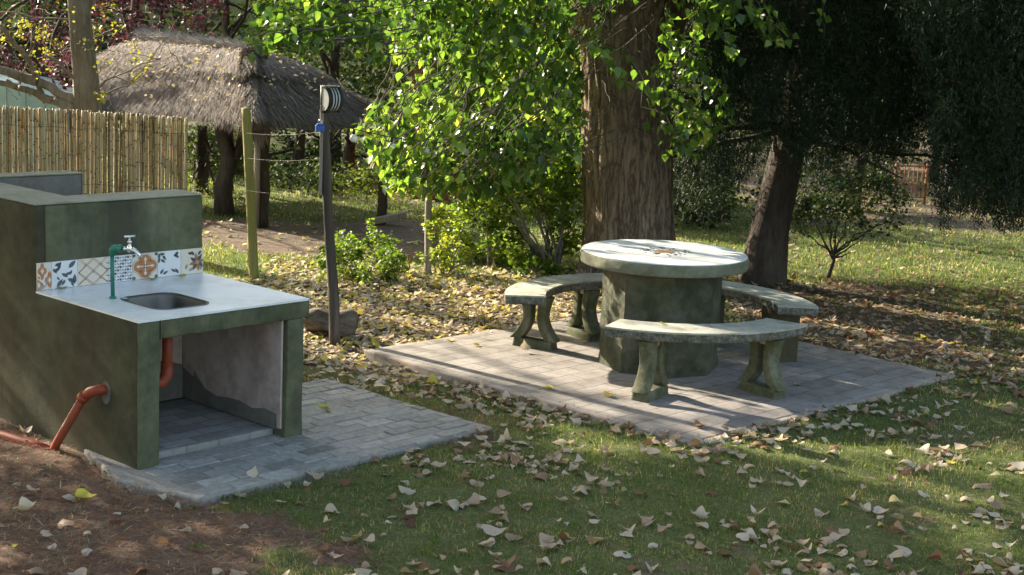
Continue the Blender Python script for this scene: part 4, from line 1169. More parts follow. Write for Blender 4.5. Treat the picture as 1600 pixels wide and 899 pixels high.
# ---------------------------------------------------------------- thatched hut
def hut():
    A = at(400, 190, 15.5); B = at(592, 186, 16.7); B.z = A.z
    dAC = Vector((-.68, .73, 0)).normalized(); C = A + dAC * 4.2; D = B + dAC * 4.2
    R1 = at(392, 92, 16.85); R2 = at(222, 80, 19.0); R2.z = R1.z + .02
    t = thing('thatched_hut', 'open hut with a shaggy grey thatched hip roof on dark posts, beyond the fence', 'hut', (R1.x, R1.y, -.03))
    def up(E0, E1, P0, P1, f, s):
        return E0.lerp(E1, s).lerp(P0.lerp(P1, s), f)
    faces = [(A, B, R1, R1), (C, A, R2, R1), (B, D, R1, R2), (D, C, R2, R2)]
    m = MB(t.location); strands = []
    for fi, (E0, E1, P0, P1) in enumerate(faces):
        nrm = (E1 - E0).cross((P0 + P1) / 2 - E0).normalized()
        if nrm.z < 0: nrm = -nrm
        fl = [-.04, .0, .12, .24, .36, .44, .445, .56, .68, .80, .90, 1.0]
        of = [-.02, .05, .06, .055, .05, .045, .105, .10, .09, .08, .08, .075]
        n = 26; vs = []; fs = []
        for k, f in enumerate(fl):
            for j in range(n + 1):
                s = j / n; p = up(E0, E1, P0, P1, f, s)
                sag = -.05 * math.sin(PI * s) * (1 - f)
                o_ = of[k] + .11 * math.sin(PI * min(1, max(0, f))) + .03 * mnoise.noise(p * 3.0) + .012 * mnoise.noise(p * 11)
                vs.append(p + nrm * o_ + Vector((0, 0, sag)))
        for k in range(len(fl) - 1):
            for j in range(n): a_ = k * (n + 1) + j; fs.append((a_, a_ + 1, a_ + n + 2, a_ + n + 1))
        b0 = len(vs)
        for j in range(n + 1):
            s = j / n; vs.append(up(E0, E1, P0, P1, .02, s) - nrm * .06 + Vector((0, 0, -.05 * math.sin(PI * s))))
            vs.append(up(E0, E1, P0, P1, .97, s) - nrm * .04)
        for j in range(n):
            fs.append((j + 1, j, b0 + 2 * j, b0 + 2 * j + 2)); fs.append((b0 + 2 * j + 2, b0 + 2 * j, b0 + 2 * j + 1, b0 + 2 * j + 3))
        m.add(vs, fs)
        area = (E1 - E0).length
        N = int(3600 * area) if fi < 2 else int(900 * area)
        ff = RG.random(N) ** 1.1; s = RG.random(N)
        E0a, E1a, P0a, P1a = map(np.array, (E0, E1, P0, P1))
        # eave fringe
        fr = RG.random(N) < .16; ff[fr] = RG.uniform(-.03, .06, fr.sum())
        e = E0a + (E1a - E0a) * s[:, None]; pk = P0a + (P1a - P0a) * s[:, None]
        base = e + (pk - e) * ff[:, None]
        base[:, 2] += -.05 * np.sin(PI * s) * (1 - ff)
        down = (e - pk); down /= np.linalg.norm(down, axis=1)[:, None]
        acr = np.array((E1 - E0).normalized()); na = np.array(nrm)
        L = RG.uniform(.07, .24, N); jit = RG.normal(0, .16, N) + (.55 * (.5 - s) if fi < 2 else 0)
        d = down + acr * jit[:, None] + na * RG.normal(-.02, .10, N)[:, None]
        d[fr, 2] -= .5
        d /= np.linalg.norm(d, axis=1)[:, None]
        offs = .11 * np.sin(PI * np.clip(ff, 0, 1)) + np.where(ff > .445, .115, .065) + RG.uniform(-.01, .03, N)
        p0 = base + na * offs[:, None]; w = RG.uniform(.0025, .006, N)
        nz_ = np.array([mnoise.noise(Vector(q) * 3.0) for q in base]) * .03
        p0 += na * nz_[:, None]
        V = np.stack([p0 - acr * w[:, None], p0 + acr * w[:, None], p0 + d * L[:, None]], 1)
        r_ = np.clip(RG.normal(.45, .2, N) + np.where(ff > .8, .15, 0), 0, 1)
        strands.append((V, [(0, 1, 2)], r_))
    # hip bundle at the near corner and along the ridge
    def bundle(P, Q, r0, r1, N, Lm, spread):
        P, Q = np.array(P), np.array(Q); f = RG.random(N); ax = (Q - P) / np.linalg.norm(Q - P)
        rr = r0 + (r1 - r0) * f; an = RG.random(N) * 2 * PI
        X = np.cross(ax, [0, 0, 1.0]); X /= np.linalg.norm(X); Y = np.cross(ax, X)
        o_ = X * np.cos(an)[:, None] + Y * np.sin(an)[:, None]
        p0 = P + (Q - P) * f[:, None] + o_ * rr[:, None]
        d = ax * 1 + o_ * RG.uniform(0, spread, N)[:, None] + RG.normal(0, .12, (N, 3)); d /= np.linalg.norm(d, axis=1)[:, None]
        side_ = np.cross(d, o_); w = RG.uniform(.003, .006, N)
        strands.append((np.stack([p0 - side_ * w[:, None], p0 + side_ * w[:, None], p0 + d * (RG.uniform(.5, 1.2, N) * Lm)[:, None]], 1), [(0, 1, 2)], np.clip(RG.normal(.7, .18, N), 0, 1)))
    up_ = Vector((0, 0, .09))
    H0, H1, H2 = R1 + up_ * .9, A.lerp(R1, .46) + up_ * 1.5 + Vector((0, -.05, 0)), A.lerp(R1, -.02) + Vector((0, 0, -.03))
    HM = H0.lerp(H1, .5) + Vector((0, -.03, .035)); bundle(H0, HM, .07, .10, 2600, .2, .4); bundle(HM, H1, .10, .12, 2600, .2, .4); bundle(H1, H2, .06, .13, 3000, .2, .55)
    bundle(B.lerp(R1, .98) + up_, B + Vector((0, 0, .05)), .05, .09, 2400, .18, .4)
    bundle(R1 + up_, R2 + up_, .06, .09, 3800, .2, .9)
    m.tube([H0, H0.lerp(H1, .5) + Vector((0, -.03, .035)), H1], [.06, .09, .11], 14); m.tube([H1 - (H1 - H0).normalized() * .02, H1.lerp(H2, .6), H2], [.055, .10, .12], 14)
    m.tube([B.lerp(R1, 1) + up_, B + Vector((0, 0, .05))], [.06, .085], 12)
    m.tube([R1 + up_ * .7, R2 + up_ * .7], [.085, .085], 12)
    m.build('thatch_roof', M['thatch_base'], t, True)
    join_scatter('thatch_straw', strands, M['thatch'], t)
    # leaves blown onto the thatch
    E0a, E1a, P0a, P1a = map(np.array, (C, A, R2, R1)); N = 330
    pl = []
    for (E0a, E1a, P0a, P1a, n_) in ((np.array(C), np.array(A), np.array(R2), np.array(R1), 260), (np.array(A), np.array(B), np.array(R1), np.array(R1), 60)):
        f = RG.random(n_); s = RG.random(n_)
        e = E0a + (E1a - E0a) * s[:, None]; pk = P0a + (P1a - P0a) * s[:, None]; na = np.cross(E1a - E0a, (P0a + P1a) / 2 - E0a); na /= np.linalg.norm(na); na = na * np.sign(na[2])
        pl.append(e + (pk - e) * f[:, None] + na * .15 + na * (.11 * np.sin(PI * f))[:, None])
    pl = np.concatenate(pl); n_ = len(pl)
    o = scatter('leaf_litter', leaves(pl, RG.uniform(.03, .06, n_), RG.random(n_) * 6.28, RG.normal(.2, .4, n_), RG.normal(0, .5, n_), SML), SMLT, RG.uniform(.4, .95, n_), M['litter'])
    tag(o, 'pale and yellow fallen leaves caught on the grey thatched roof', 'fallen leaves', kind='stuff')
    def post_(x, y, r, mat='dark_bark', h=None, lean=(0, 0)):
        m = MB(t.location); h = h or A.z + .05
        m.tube([(x + lean[0] * k / 6 + .012 * math.sin(k * 2 + x), y + lean[1] * k / 6, -.06 + (h + .06) * k / 6) for k in range(7)], [r * 1.06, r, r, r * .98, r * .96, r * .95, r * .95], 12, wob=.15, seed=x)
        m.build('post', M[mat], t, True)
    p = G(411, 355, -.03); post_(p.x, p.y, .062)
    m = MB(t.location); q = G(398, 357, -.03)
    m.tube([(q.x, q.y + .05, -.05), (q.x + .01, q.y + .05, A.z)], .036, 10); m.build('post', M['pale_wood'], t, True)
    p = G(596, 350, -.03); post_(p.x, p.y, .056)
    back = Vector((p.x, p.y, 0)) + dAC * 3.2; post_(back.x, back.y, .055)
    # forked rustic post on the left side
    p = G(352, 335, -.03); m = MB(t.location)
    m.tube([(p.x, p.y, -.06), (p.x - .03, p.y, .3), (p.x + .04, p.y, .62), (p.x - .04, p.y - .02, .9), (p.x - .10, p.y - .04, A.z + .2)], [.13, .095, .085, .075, .06], 12, wob=.35, seed=4)
    m.tube([(p.x + .03, p.y, .5), (p.x + .16, p.y, .72), (p.x + .26, p.y + .02, A.z + .15)], [.07, .055, .045], 10, wob=.3, seed=6)
    m.build('forked_post', M['dark_bark'], t, True)
    m = MB(t.location)
    for (P_, Q_) in ((A, B), (A, C), (B, D), (D, C)):
        ctr = (A + D) / 2; a_ = P_.lerp(ctr, .06); b_ = Q_.lerp(ctr, .06)
        m.tube([a_ - Vector((0, 0, .02)), b_ - Vector((0, 0, .02))], .035, 8)
    m.build('eave_beam', M['dark_bark'], t, True)
hut()

# ---------------------------------------------------------------- trees and shrubs
def blob_leaves(cls, n, size, tpl, tris, hang=.0, jitter=.25, lit=True, keep=None, sz=(.7, 1.25), rb=.0):
    """cls: list of (centre xyz, radius xyz, weight)"""
    cs = np.array([c for c, r, w in cls]); rs = np.array([r if np.ndim(r) else (r, r, r) for c, r, w in cls]); ws = np.array([w for c, r, w in cls], float); ws /= ws.sum()
    k = RG.choice(len(cls), n, p=ws)
    d = RG.normal(0, 1, (n, 3)); d /= np.linalg.norm(d, axis=1)[:, None]; rad = RG.random(n) ** .45
    p = cs[k] + d * rad[:, None] * rs[k]
    ok = np.ones(n, bool)
    if lit: ok &= ~shades_lit(p, RG.random(n))
    if keep is not None: ok &= keep(p)
    ok &= p[:, 2] > gh(p[:, 0], p[:, 1]) + .02
    p = p[ok]; k = k[ok]; n = len(p)
    yaw = RG.random(n) * 2 * PI; pitch = RG.normal(hang, .5, n); roll = RG.normal(0, .7, n)
    S = size * RG.uniform(sz[0], sz[1], n)
    V = leaves(p, S, yaw, pitch, roll, tpl)
    cl = RG.random(len(cls))
    r = np.clip(RG.random(n) * .75 + cl[k] * .35 - .08 + rb, 0, 1)
    return V, tris, r
def clusters(c, r, n, cr, zf=1.0, shell=.5):
    out = []
    for i in range(n):
        d = RG.normal(0, 1, 3); d /= np.linalg.norm(d); k = shell + (1 - shell) * RG.random()
        out.append((np.array(c) + d * k * np.array(r), np.array([cr, cr, cr * .8]) * RG.uniform(.6, 1.3), 1.0))
    return out
def limb(m, p0, p1, r0, r1, n=8, seg=8, bend=.12, seed=0, wob=.2):
    p0, p1 = Vector(p0), Vector(p1); L = (p1 - p0).length; pts = []
    for i in range(seg + 1):
        f = i / seg; p = p0.lerp(p1, f)
        p += Vector((mnoise.noise(Vector((f * 3, seed, 1))), mnoise.noise(Vector((f * 3, seed, 7))), mnoise.noise(Vector((f * 3, seed, 13))))) * L * bend * math.sin(PI * min(1, f * 1.0) * .9)
        pts.append(p)
    m.tube(pts, [r0 + (r1 - r0) * i / seg for i in range(seg + 1)], n, wob=wob, seed=seed)
    return pts
def tree(name, label, cat, x, y, h, tr, cls, n, size, mat, barkm='dark_bark', tpl=QD, tris=QDT, group=None, trunk_to=None, hang=.2, lit=True, keep=None, lean=(0, 0), nb=8, rb=0.0, sz=(.7, 1.25), crown='crown'):
    z = float(gh(x, y)) - .08
    t = thing(name, label, cat, (x, y, z + .05), group)
    m = MB(t.location); th = trunk_to or h * .6; sd = x * 3.1 + y
    pts = limb(m, (x, y, z), (x + lean[0], y + lean[1], th), tr, tr * .55, 12, 12, .05, sd)
    ctrs = [c for c, r, w in cls]
    for i in range(min(nb, len(ctrs))):
        c = ctrs[(i * 7) % len(ctrs)]; q = pts[min(12, 5 + (i * 3) % 8)]
        limb(m, q, c, tr * .32, tr * .07, 6, 7, .12, sd + i)
    m.build('trunk', M[barkm], t, True)
    V, tr_, r = blob_leaves(cls, n, size, tpl, tris, hang, lit=lit, keep=keep, rb=rb, sz=sz)
    if len(V): scatter(crown, V, tr_, r, M[mat], t)
    return t
def shrub(name, label, cat, x, y, cls, n, size, mat, stems=6, barkm='grey_bark', tpl=SML, tris=SMLT, group=None, lit=False, r0=.008, rb=0.0, sz=(.6, 1.3)):
    z = float(gh(x, y)) - .02; t = thing(name, label, cat, (x, y, z), group)
    m = MB(t.location)
    for i in range(stems):
        c = cls[(i * 5) % len(cls)][0]; a_ = i * 2.4
        limb(m, (x + .03 * math.cos(a_), y + .03 * math.sin(a_), z - .03), c, r0, r0 * .4, 6, 7, .1, x + i * 1.7)
    m.build('stems', M[barkm], t, True)
    V, tr_, r = blob_leaves(cls, n, size, tpl, tris, .1, lit=lit, rb=rb, sz=sz)
    scatter('foliage', V, tr_, r, M[mat], t); return t

# --- the big poplar
def frame_ok(p, m=12):
    x, y = P(p); return (x < -m) | (x > 1600 + m) | (y < -m)
def poplar():
    bx, by = 1.11, 13.62
    t = thing('poplar_tree', 'huge poplar with a furrowed brown trunk and bright hanging leaves behind the table', 'tree', (bx, by, -.05))
    # trunk with deep furrows
    n, nz = 150, 84; top = 2.62
    vs = []; fs = []
    c_top = at(972, 20, by); c_mid = at(984, 370, by)
    for i in range(nz + 1):
        z = -.12 + (top + .12) * i / nz
        f = z / top
        cx = bx + (c_top.x - bx) * f; cy = by
        R = .395 + .03 * max(0, 1 - z / .5) ** 2 * 3.0 + .04 * max(0, f - .7) / .3
        for j in range(n):
            an = 2 * PI * j / n; X, Y = math.cos(an), math.sin(an)
            stretch = 1 + (.30 * max(0, (f - .78) / .22) ** 1.5) * abs(X)
            w = mnoise.noise(Vector((X * 6, Y * 6, z * .9))) * .4
            ridge = 1 - abs(mnoise.noise(Vector((X * 9 + w, Y * 9 + w, z * .8)))) * 2
            ridge2 = 1 - abs(mnoise.noise(Vector((X * 19 + w * 2, Y * 19, z * 2.2)))) * 2
            r_ = R * stretch * (1 + .05 * mnoise.noise(Vector((X * 1.3, Y * 1.3, z * .7)))) + .022 * ridge + .014 * ridge2
            if z < .35: r_ += .07 * (1 - z / .35) * max(0, math.cos(an * 5 + 1))
            vs.append((cx + r_ * X, cy + r_ * Y, z))
    for i in range(nz):
        for j in range(n):
            a_ = i * n + j; b_ = i * n + (j + 1) % n; fs.append((a_, b_, b_ + n, a_ + n))
    m = MB(t.location); m.add(vs, fs)
    m.build('trunk', M['bark'], t, True)
    # stems above the fork and long limbs over the garden
    m = MB(t.location); tp = Vector((c_top.x, by, 2.3))
    limb(m, tp + Vector((-.17, 0, -.1)), tp + Vector((-.75, -.2, 4.4)), .30, .16, 20, 12, .04, 1)
    limb(m, tp + Vector((.20, .05, -.25)), tp + Vector((1.75, .3, 4.6)), .30, .16, 20, 12, .04, 2)
    limb(m, tp + Vector((.0, .2, 0)), tp + Vector((.2, 1.2, 5)), .25, .14, 16, 12, .04, 3)
    m.build('main_stem', M['bark'], t, True)
    m = MB(t.location)
    lm = []
    for i, (q, e, r0) in enumerate(((tp + Vector((-.35, -.1, .9)), (-1.9, 11.9, 3.5), .09), (tp + Vector((-.4, -.1, 1.4)), (-3.6, 11.2, 4.4), .10), (tp + Vector((-.3, -.2, .6)), (-.4, 11.0, 3.2), .07), (tp + Vector((.3, -.2, .7)), (1.4, 11.2, 3.15), .07),
                                  (tp + Vector((.6, -.1, 1.5)), (3.6, 11.4, 3.9), .09), (tp + Vector((-.6, -.2, 2.5)), (-2.8, 9.9, 5.4), .09), (tp + Vector((.9, -.1, 2.4)), (3.2, 9.8, 5.2), .09), (tp + Vector((-.3, -.3, 2)), (.3, 9.4, 4.7), .08), (tp + Vector((-.5, -.1, .8)), (-2.3, 9.0, 3.15), .05))):
        lm.append(limb(m, q, e, r0, r0 * .25, 8, 10, .10, 20 + i))
    # slim shoots on the trunk
    for i, (a0, a1) in enumerate((((895, 45, 13.1), (1010, 95, 12.9)), ((985, 100, 13.15), (1050, 210, 12.7)), ((940, 120, 13.2), (960, 170, 13.0)))):
        limb(m, at(*a0), at(*a1), .012, .005, 6, 8, .15, 50 + i)
    # twigs and their leaves
    V_all = []; twigN = 0
    masses = [  # outline in the photo, depth range, number of twigs, leaf size, brightness bias
        ([(560, -40), (560, 60), (600, 105), (612, 150), (566, 196), (575, 236), (598, 300), (650, 305), (690, 262), (722, 305), (790, 300), (870, 268), (914, 250), (912, 120), (892, 40), (900, -40)], 11.2, 13.3, 760, .088, .0),
        ([(590, -40), (600, 120), (640, 250), (700, 290), (900, 300), (914, 120), (890, -40)], 13.4, 15.4, 380, .082, .12),
        ([(890, -40), (905, 60), (930, 120), (1000, 130), (1040, 250), (1075, 258), (1142, 200), (1130, 100), (1290, 60), (1292, -40)], 11.4, 12.9, 34, .085, -.05),
        ([(1040, -40), (1030, 90), (1000, 190), (1030, 262), (1080, 262), (1145, 205), (1140, -40)], 11.6, 12.9, 64, .085, -.02),
        ([(1050, -40), (1120, 40), (1200, 75), (1290, 55), (1300, -40)], 11.2, 13.5, 90, .085, -.25),
        ([(552, 205), (580, 160), (625, 130), (720, 180), (720, 305), (650, 306), (600, 300), (574, 240)], 10.8, 12.4, 120, .088, .08),
        ([(400, -40), (395, 22), (450, 45), (520, 60), (600, 105), (612, -40)], 8.9, 10.1, 46, .085, .05),
        ([(380, 30), (384, 86), (420, 92), (455, 66), (485, 90), (520, 70), (520, -30), (430, -30)], 8.6, 9.2, 30, .070, -.08)]
    for mi_, (out, y0, y1, NT, ls, rbias) in enumerate(masses):
        xs = [q[0] for q in out]; poly = [(a, b) for a, b in out]
        for i in range(NT):
            px = RG.uniform(min(xs), max(xs)); Y = RG.uniform(y0, y1)
            ys = [yy for yy in range(-30, 380, 10) if npoly(np.array([px]), np.array([float(yy)]), poly)[0]]
            if not ys: continue
            ye = RG.uniform(ys[0], ys[-1] + 6) if RG.random() < .55 else ys[-1] + RG.uniform(-25, 8)
            if y0 > 10.5 and mi_ != 5 and fbm(np.array([px]), np.array([float(ye)]), 95, 60 + mi_)[0] < .47 + (.05 if mi_ == 0 else 0): continue
            e = at(px, ye, Y); topz = RG.uniform(2.75, 3.4) if y0 > 10.5 else 2.50
            L = (RG.uniform(.35, 1.1) if mi_ < 2 else RG.uniform(.3, .6)) if y0 > 9 else RG.uniform(.2, .45)
            hx = RG.uniform(.15, .95) * (1 if px < 940 else -1) if mi_ != 1 else RG.normal(0, .5)
            s0 = Vector((e.x + hx * L, e.y + RG.normal(0, .3) * L, min(topz, e.z + L * RG.uniform(.35, .95))))
            if y0 < 9: s0 = Vector((e.x + L * .9, e.y + .1, e.z + RG.uniform(.0, .12)))
            pts = limb(m, s0, e, .0055, .0022, 4, 6, .12, 100 + i + mi_ * 999, 0)
            k = int(L / .028) + 2
            f = np.linspace(.05, 1.0, k) + RG.normal(0, .02, k); f = np.clip(f, 0, .999)
            pp = np.array([np.array(pts[int(q * 6)].lerp(pts[int(q * 6) + 1], q * 6 - int(q * 6))) for q in f])
            pp = pp + RG.normal(0, .035, pp.shape)
            X, Yp = P(pp)
            ins = (npoly(X, Yp, poly) | (Yp < 0)) & ~shades_table(pp)
            pp = pp[ins]; k = len(pp)
            if not k: continue
            V = leaves(pp, ls * RG.uniform(.6, 1.15, k), RG.random(k) * 2 * PI, RG.normal(.95, .4, k), RG.normal(0, .8, k), SML)
            V_all.append((V, SMLT, np.clip(RG.random(k) * .8 + rbias + .1 + RG.normal(0, .1), 0, 1)))
    m.build('branches', M['old_wood'], t, True)
    # unseen crown above the picture, shaped to shade the garden with sun gaps
    cls = []
    for (c, r, nn) in (((.6, 13.2, 6.4), (4.6, 4.2, 3.0), 110), ((-1.9, 11.6, 4.6), (2.6, 2.2, 1.6), 60), ((-3.3, 10.8, 4.8), (2.0, 2.0, 1.4), 44), ((2.8, 11.2, 4.6), (2.4, 2.2, 1.4), 44), ((.4, 10.4, 4.8), (2.6, 1.8, 1.3), 46)):
        cls += clusters(c, r, nn, .55, shell=.3)
    def keep(p): return (p[:, 2] > 2.62) & frame_ok(p)
    V, T_, r = blob_leaves(cls, 30000, .125, QD, QDT, .4, keep=keep, sz=(.7, 1.3))
    V_all.append((V, T_, r))
    join_scatter('crown', V_all, M['leaf_poplar'], t)
poplar()

# --- unseen trees added left of the picture to shade the lawn, sun gaps cut
def offleft(p): return (p[:, 0] < -.36 * p[:, 1] - .25) | (p[:, 2] > 2.7 + (p[:, 1] - 10) * .02)
for i, (lb, x, y, rad, zc, nl) in enumerate((('unseen leafy poplar added left of the sink counter for shade', -5.3, 8.6, 1.9, 3.3, 13000), ('unseen tall poplar added beyond the left end of the cane fence for shade', -6.8, 12.0, 2.2, 3.9, 12000), ('unseen wide poplar added left of the lawn near the camera for shade', -6.0, 5.4, 2.2, 3.4, 15000), ('unseen high poplar added behind the left end of the cane fence for shade', -8.6, 15.5, 2.4, 5.2, 9000))):
    cls = clusters((x, y, zc), (rad, rad, rad * 1.05), 70, .5, shell=.2)
    tree('poplar_tree', lb, 'tree', x, y, zc * 2, .14, cls, nl, .13, 'leaf_poplar', 'grey_bark', keep=offleft, trunk_to=zc + 1, hang=.4)

# --- conifer on the right
def conifer_sprays(boxes, n, zmin, mat, parent, name='crown'):
    parts = []
    for (x0, x1, y0, y1, z0, z1, w) in boxes:
        k = int(n * w)
        c = np.stack([RG.uniform(x0, x1, k), RG.uniform(y0, y1, k), RG.uniform(z0, z1, k)], -1)
        c = c[c[:, 2] > zmin(c)]
        k = len(c); m_ = 90
        dirx = RG.normal(0, .35, k); diry = RG.normal(-.1, .3, k); L = RG.uniform(.25, .62, k)
        f = RG.random((k, m_))
        ax = np.stack([dirx, diry, -np.ones(k)], -1); ax /= np.linalg.norm(ax, axis=1)[:, None]
        base = c[:, None, :] - ax[:, None, :] * (L[:, None, None] * (1 - f[..., None]))
        sp = RG.normal(0, 1, (k, m_, 3)) * (.05 * (1.1 - f[..., None]) + .012)
        p = (base + sp).reshape(-1, 3)
        d = (ax[:, None, :] * .9 + RG.normal(0, .55, (k, m_, 3))).reshape(-1, 3); d /= np.linalg.norm(d, axis=1)[:, None]
        N = len(p); o_ = np.cross(d, RG.normal(0, 1, (N, 3))); o_ /= np.linalg.norm(o_, axis=1)[:, None]
        ln = RG.uniform(.022, .06, N); wd = RG.uniform(.003, .0065, N)
        V = np.stack([p - o_ * wd[:, None], p + o_ * wd[:, None], p + d * ln[:, None]], 1)
        keep = ~shades_lit(p, RG.random(N) * 1.15)
        r = np.clip(np.repeat(RG.random(k) ** 1.5 * .65, m_) + RG.random(N) * .4, 0, 1)
        parts.append((V[keep], [(0, 1, 2)], r[keep]))
    join_scatter(name, parts, M[mat], parent)
def zline(c, pts):
    """lowest foliage: photo outline -> height at that depth"""
    px = 800 + c[:, 0] / c[:, 1] * F
    yy = np.interp(px, [q[0] for q in pts], [q[1] for q in pts]) + (vnoise(px, c[:, 1] * 40, 14, 3) - .5) * 46
    return (CH - (yy - 40 - .045 * (px - 800)) * c[:, 1] / F)
def conifers():
    b = G(1188, 443, -.03)
    t = thing('dark_conifer', 'dark conifer with a leaning trunk and drooping branches right of the big poplar', 'tree', (b.x, b.y, -.05))
    m = MB(t.location)
    pts = [Vector((b.x, b.y, -.1)), at(1190, 425, b.y), at(1200, 360, b.y + .05), at(1216, 290, b.y + .1), at(1236, 200, b.y + .1), at(1262, 60, b.y + .1), at(1290, -90, b.y + .1), at(1330, -320, b.y + .3)]
    m.tube(pts, [.25, .215, .175, .165, .15, .12, .11, .07], 18, wob=.25, seed=5)
    for i in range(26):
        q = pts[4 + i % 4]; a_ = i * 2.39; e = q + Vector((math.cos(a_) * 2.0, math.sin(a_) * 1.2 + .3, .35 - (i % 5) * .22)); limb(m, q, e, .03, .008, 6, 7, .1, i)
    m.build('trunk', M['dark_bark'], t, True)
    low = [(1040, 330), (1060, 372), (1110, 366), (1150, 300), (1180, 262), (1240, 280), (1300, 262), (1420, 250), (1440, 230), (1500, 260), (1600, 300)]
    conifer_sprays([(1.45, 3.2, 13.9, 15.6, .4, 3.2, 1.3), (1.5, 3.3, 12.5, 13.2, .9, 2.8, .9), (2.4, 5.2, 12.6, 15.5, .9, 3.3, 1.6), (1.0, 5.5, 14.2, 16.6, .3, 3.4, 1.4), (1.2, 5, 12.0, 16, 3.0, 5.2, .5)], 1000, lambda c: zline(c, low), 'needle', t)
    # second conifer, trunk outside the picture
    x, y = 6.4, 12.9
    t = thing('dark_conifer', 'dark conifer at the right edge with ragged branches hanging low over the lawn', 'tree', (x, y, -.05))
    m = MB(t.location); p2 = limb(m, (x, y, -.1), (x + .1, y, 6.5), .24, .09, 14, 12, .03, 9)
    for i in range(26):
        q = p2[3 + i % 8]; a_ = PI + (i % 9 - 4) * .3; e = q + Vector((math.cos(a_) * 2.6, math.sin(a_) * 2.0, .1 - (i % 5) * .2)); limb(m, q, e, .035, .008, 6, 7, .1, 60 + i)
    m.build('trunk', M['dark_bark'], t, True)
    low2 = [(1380, 60), (1420, 120), (1440, 225), (1462, 300), (1472, 372), (1482, 360), (1496, 330), (1530, 350), (1545, 340), (1558, 378), (1572, 345), (1590, 362), (1700, 380), (2000, 400)]
    conifer_sprays([(3.0, 5.0, 11.2, 13.4, .6, 3.0, 1.5), (3.6, 5.6, 11.0, 14.2, .6, 3.0, 1.35), (5, 7.6, 11.0, 14.2, .6, 3.4, 1.0), (3.2, 7.5, 11, 14.5, 3.0, 6, .6)], 1000, lambda c: zline(c, low2), 'needle', t)
conifers()

# --- undergrowth
def cl(lst, Y, r=.12, dz=None):
    """cluster centres from photo places at depth Y (+ jitter)"""
    out = []
    for q in lst:
        px, py = q[:2]; rr = q[2] if len(q) > 2 else r
        y_ = Y + RG.normal(0, .22); p = at(px, py, y_); out.append((np.array(p), rr, rr ** 2))
    return out
def rnd_cl(poly, Y, n, r, dy=.3):
    xs = [q[0] for q in poly]; ys = [q[1] for q in poly]; out = []
    while len(out) < n:
        px, py = RG.uniform(min(xs), max(xs)), RG.uniform(min(ys), max(ys))
        if npoly(np.array([px]), np.array([py]), poly)[0]:
            out.append((np.array(at(px, py, Y + RG.normal(0, dy))), r * RG.uniform(.6, 1.3), 1.0))
    return out
q = G(868, 424, -.03)
shrub('bush', 'tall many-stemmed yellowish green bush against the left side of the big trunk', 'bush', q.x, q.y, rnd_cl([(735, 300), (800, 235), (915, 235), (918, 400), (890, 395), (850, 350), (800, 380), (745, 350)], q.y + .15, 60, .13, .35), 3800, .05, 'leaf_bush', stems=24, r0=.014, rb=.06)
q = G(765, 418, -.03)
shrub('bush', 'loose green bush between the thin pale pole and the tall bush', 'bush', q.x, q.y, rnd_cl([(710, 290), (790, 280), (810, 400), (760, 418), (715, 400)], q.y + .1, 34, .11, .25), 2600, .048, 'leaf_bush', stems=10, rb=.0)
q = G(692, 430, -.03)
shrub('young_shrub', 'small bright yellow-green shrub right beside the thin pale pole', 'shrub', q.x, q.y, rnd_cl([(665, 330), (690, 318), (722, 345), (728, 405), (700, 428), (668, 400), (655, 360)], q.y, 24, .075, .12), 1300, .040, 'leaf_bush', stems=9, rb=.3)
q = G(562, 438, -.03)
shrub('low_shrub', 'low spreading green shrub behind the dark lamp post', 'shrub', q.x, q.y, rnd_cl([(500, 385), (560, 362), (615, 378), (632, 410), (610, 435), (500, 436)], q.y, 44, .085, .25), 3200, .036, 'leaf_bush', stems=12, rb=.0)
q = G(600, 428, -.03)
shrub('upright_weed', 'thin upright weed with small pale leaves poking above the low shrub', 'weed', q.x, q.y + .3, cl([(580, 345, .03), (583, 360, .035), (586, 375, .04), (590, 390, .05), (578, 352, .03)], q.y + .3), 180, .035, 'leaf_bush', stems=3, r0=.004, rb=.2)
q = G(850, 432, -.03)
shrub('weed_clump', 'small leafy green clump growing at the foot of the tall bush', 'weed', q.x, q.y - .1, rnd_cl([(800, 410), (850, 398), (880, 420), (860, 434), (810, 430)], q.y, 12, .07, .15), 600, .045, 'leaf_bush', stems=6, rb=-.1)
# sapling on the right
def sapling():
    b = G(1292, 436, -.03)
    t = thing('sapling', 'slender young tree with thin forked stem on the lawn right of the dark conifer trunk', 'sapling', (b.x, b.y, -.05))
    m = MB(t.location); Y = b.y
    f0 = at(1303, 398, Y)
    m.tube([(b.x, b.y, -.08), at(1298, 422, Y), at(1303, 408, Y), f0], [.021, .018, .017, .017], 8)
    ends = [(1270, 340), (1288, 325), (1330, 330), (1352, 370), (1378, 345), (1255, 360), (1330, 395), (1310, 330), (1400, 330)]
    for i, (x, y) in enumerate(ends): limb(m, f0 if i % 3 else at(1301, 405, Y), at(x, y, Y + RG.normal(0, .2)), .012, .003, 6, 8, .1, i + 3)
    m.build('trunk', M['dark_bark'], t, True)
    c = rnd_cl([(1235, 330), (1260, 300), (1330, 290), (1420, 300), (1425, 335), (1350, 392), (1300, 372), (1245, 370)], Y + .1, 46, .10, .35)
    V, T_, r = blob_leaves(c, 950, .042, SML, SMLT, .1, lit=False); scatter('crown', V, T_, r, M['leaf_dark'], t)
sapling()

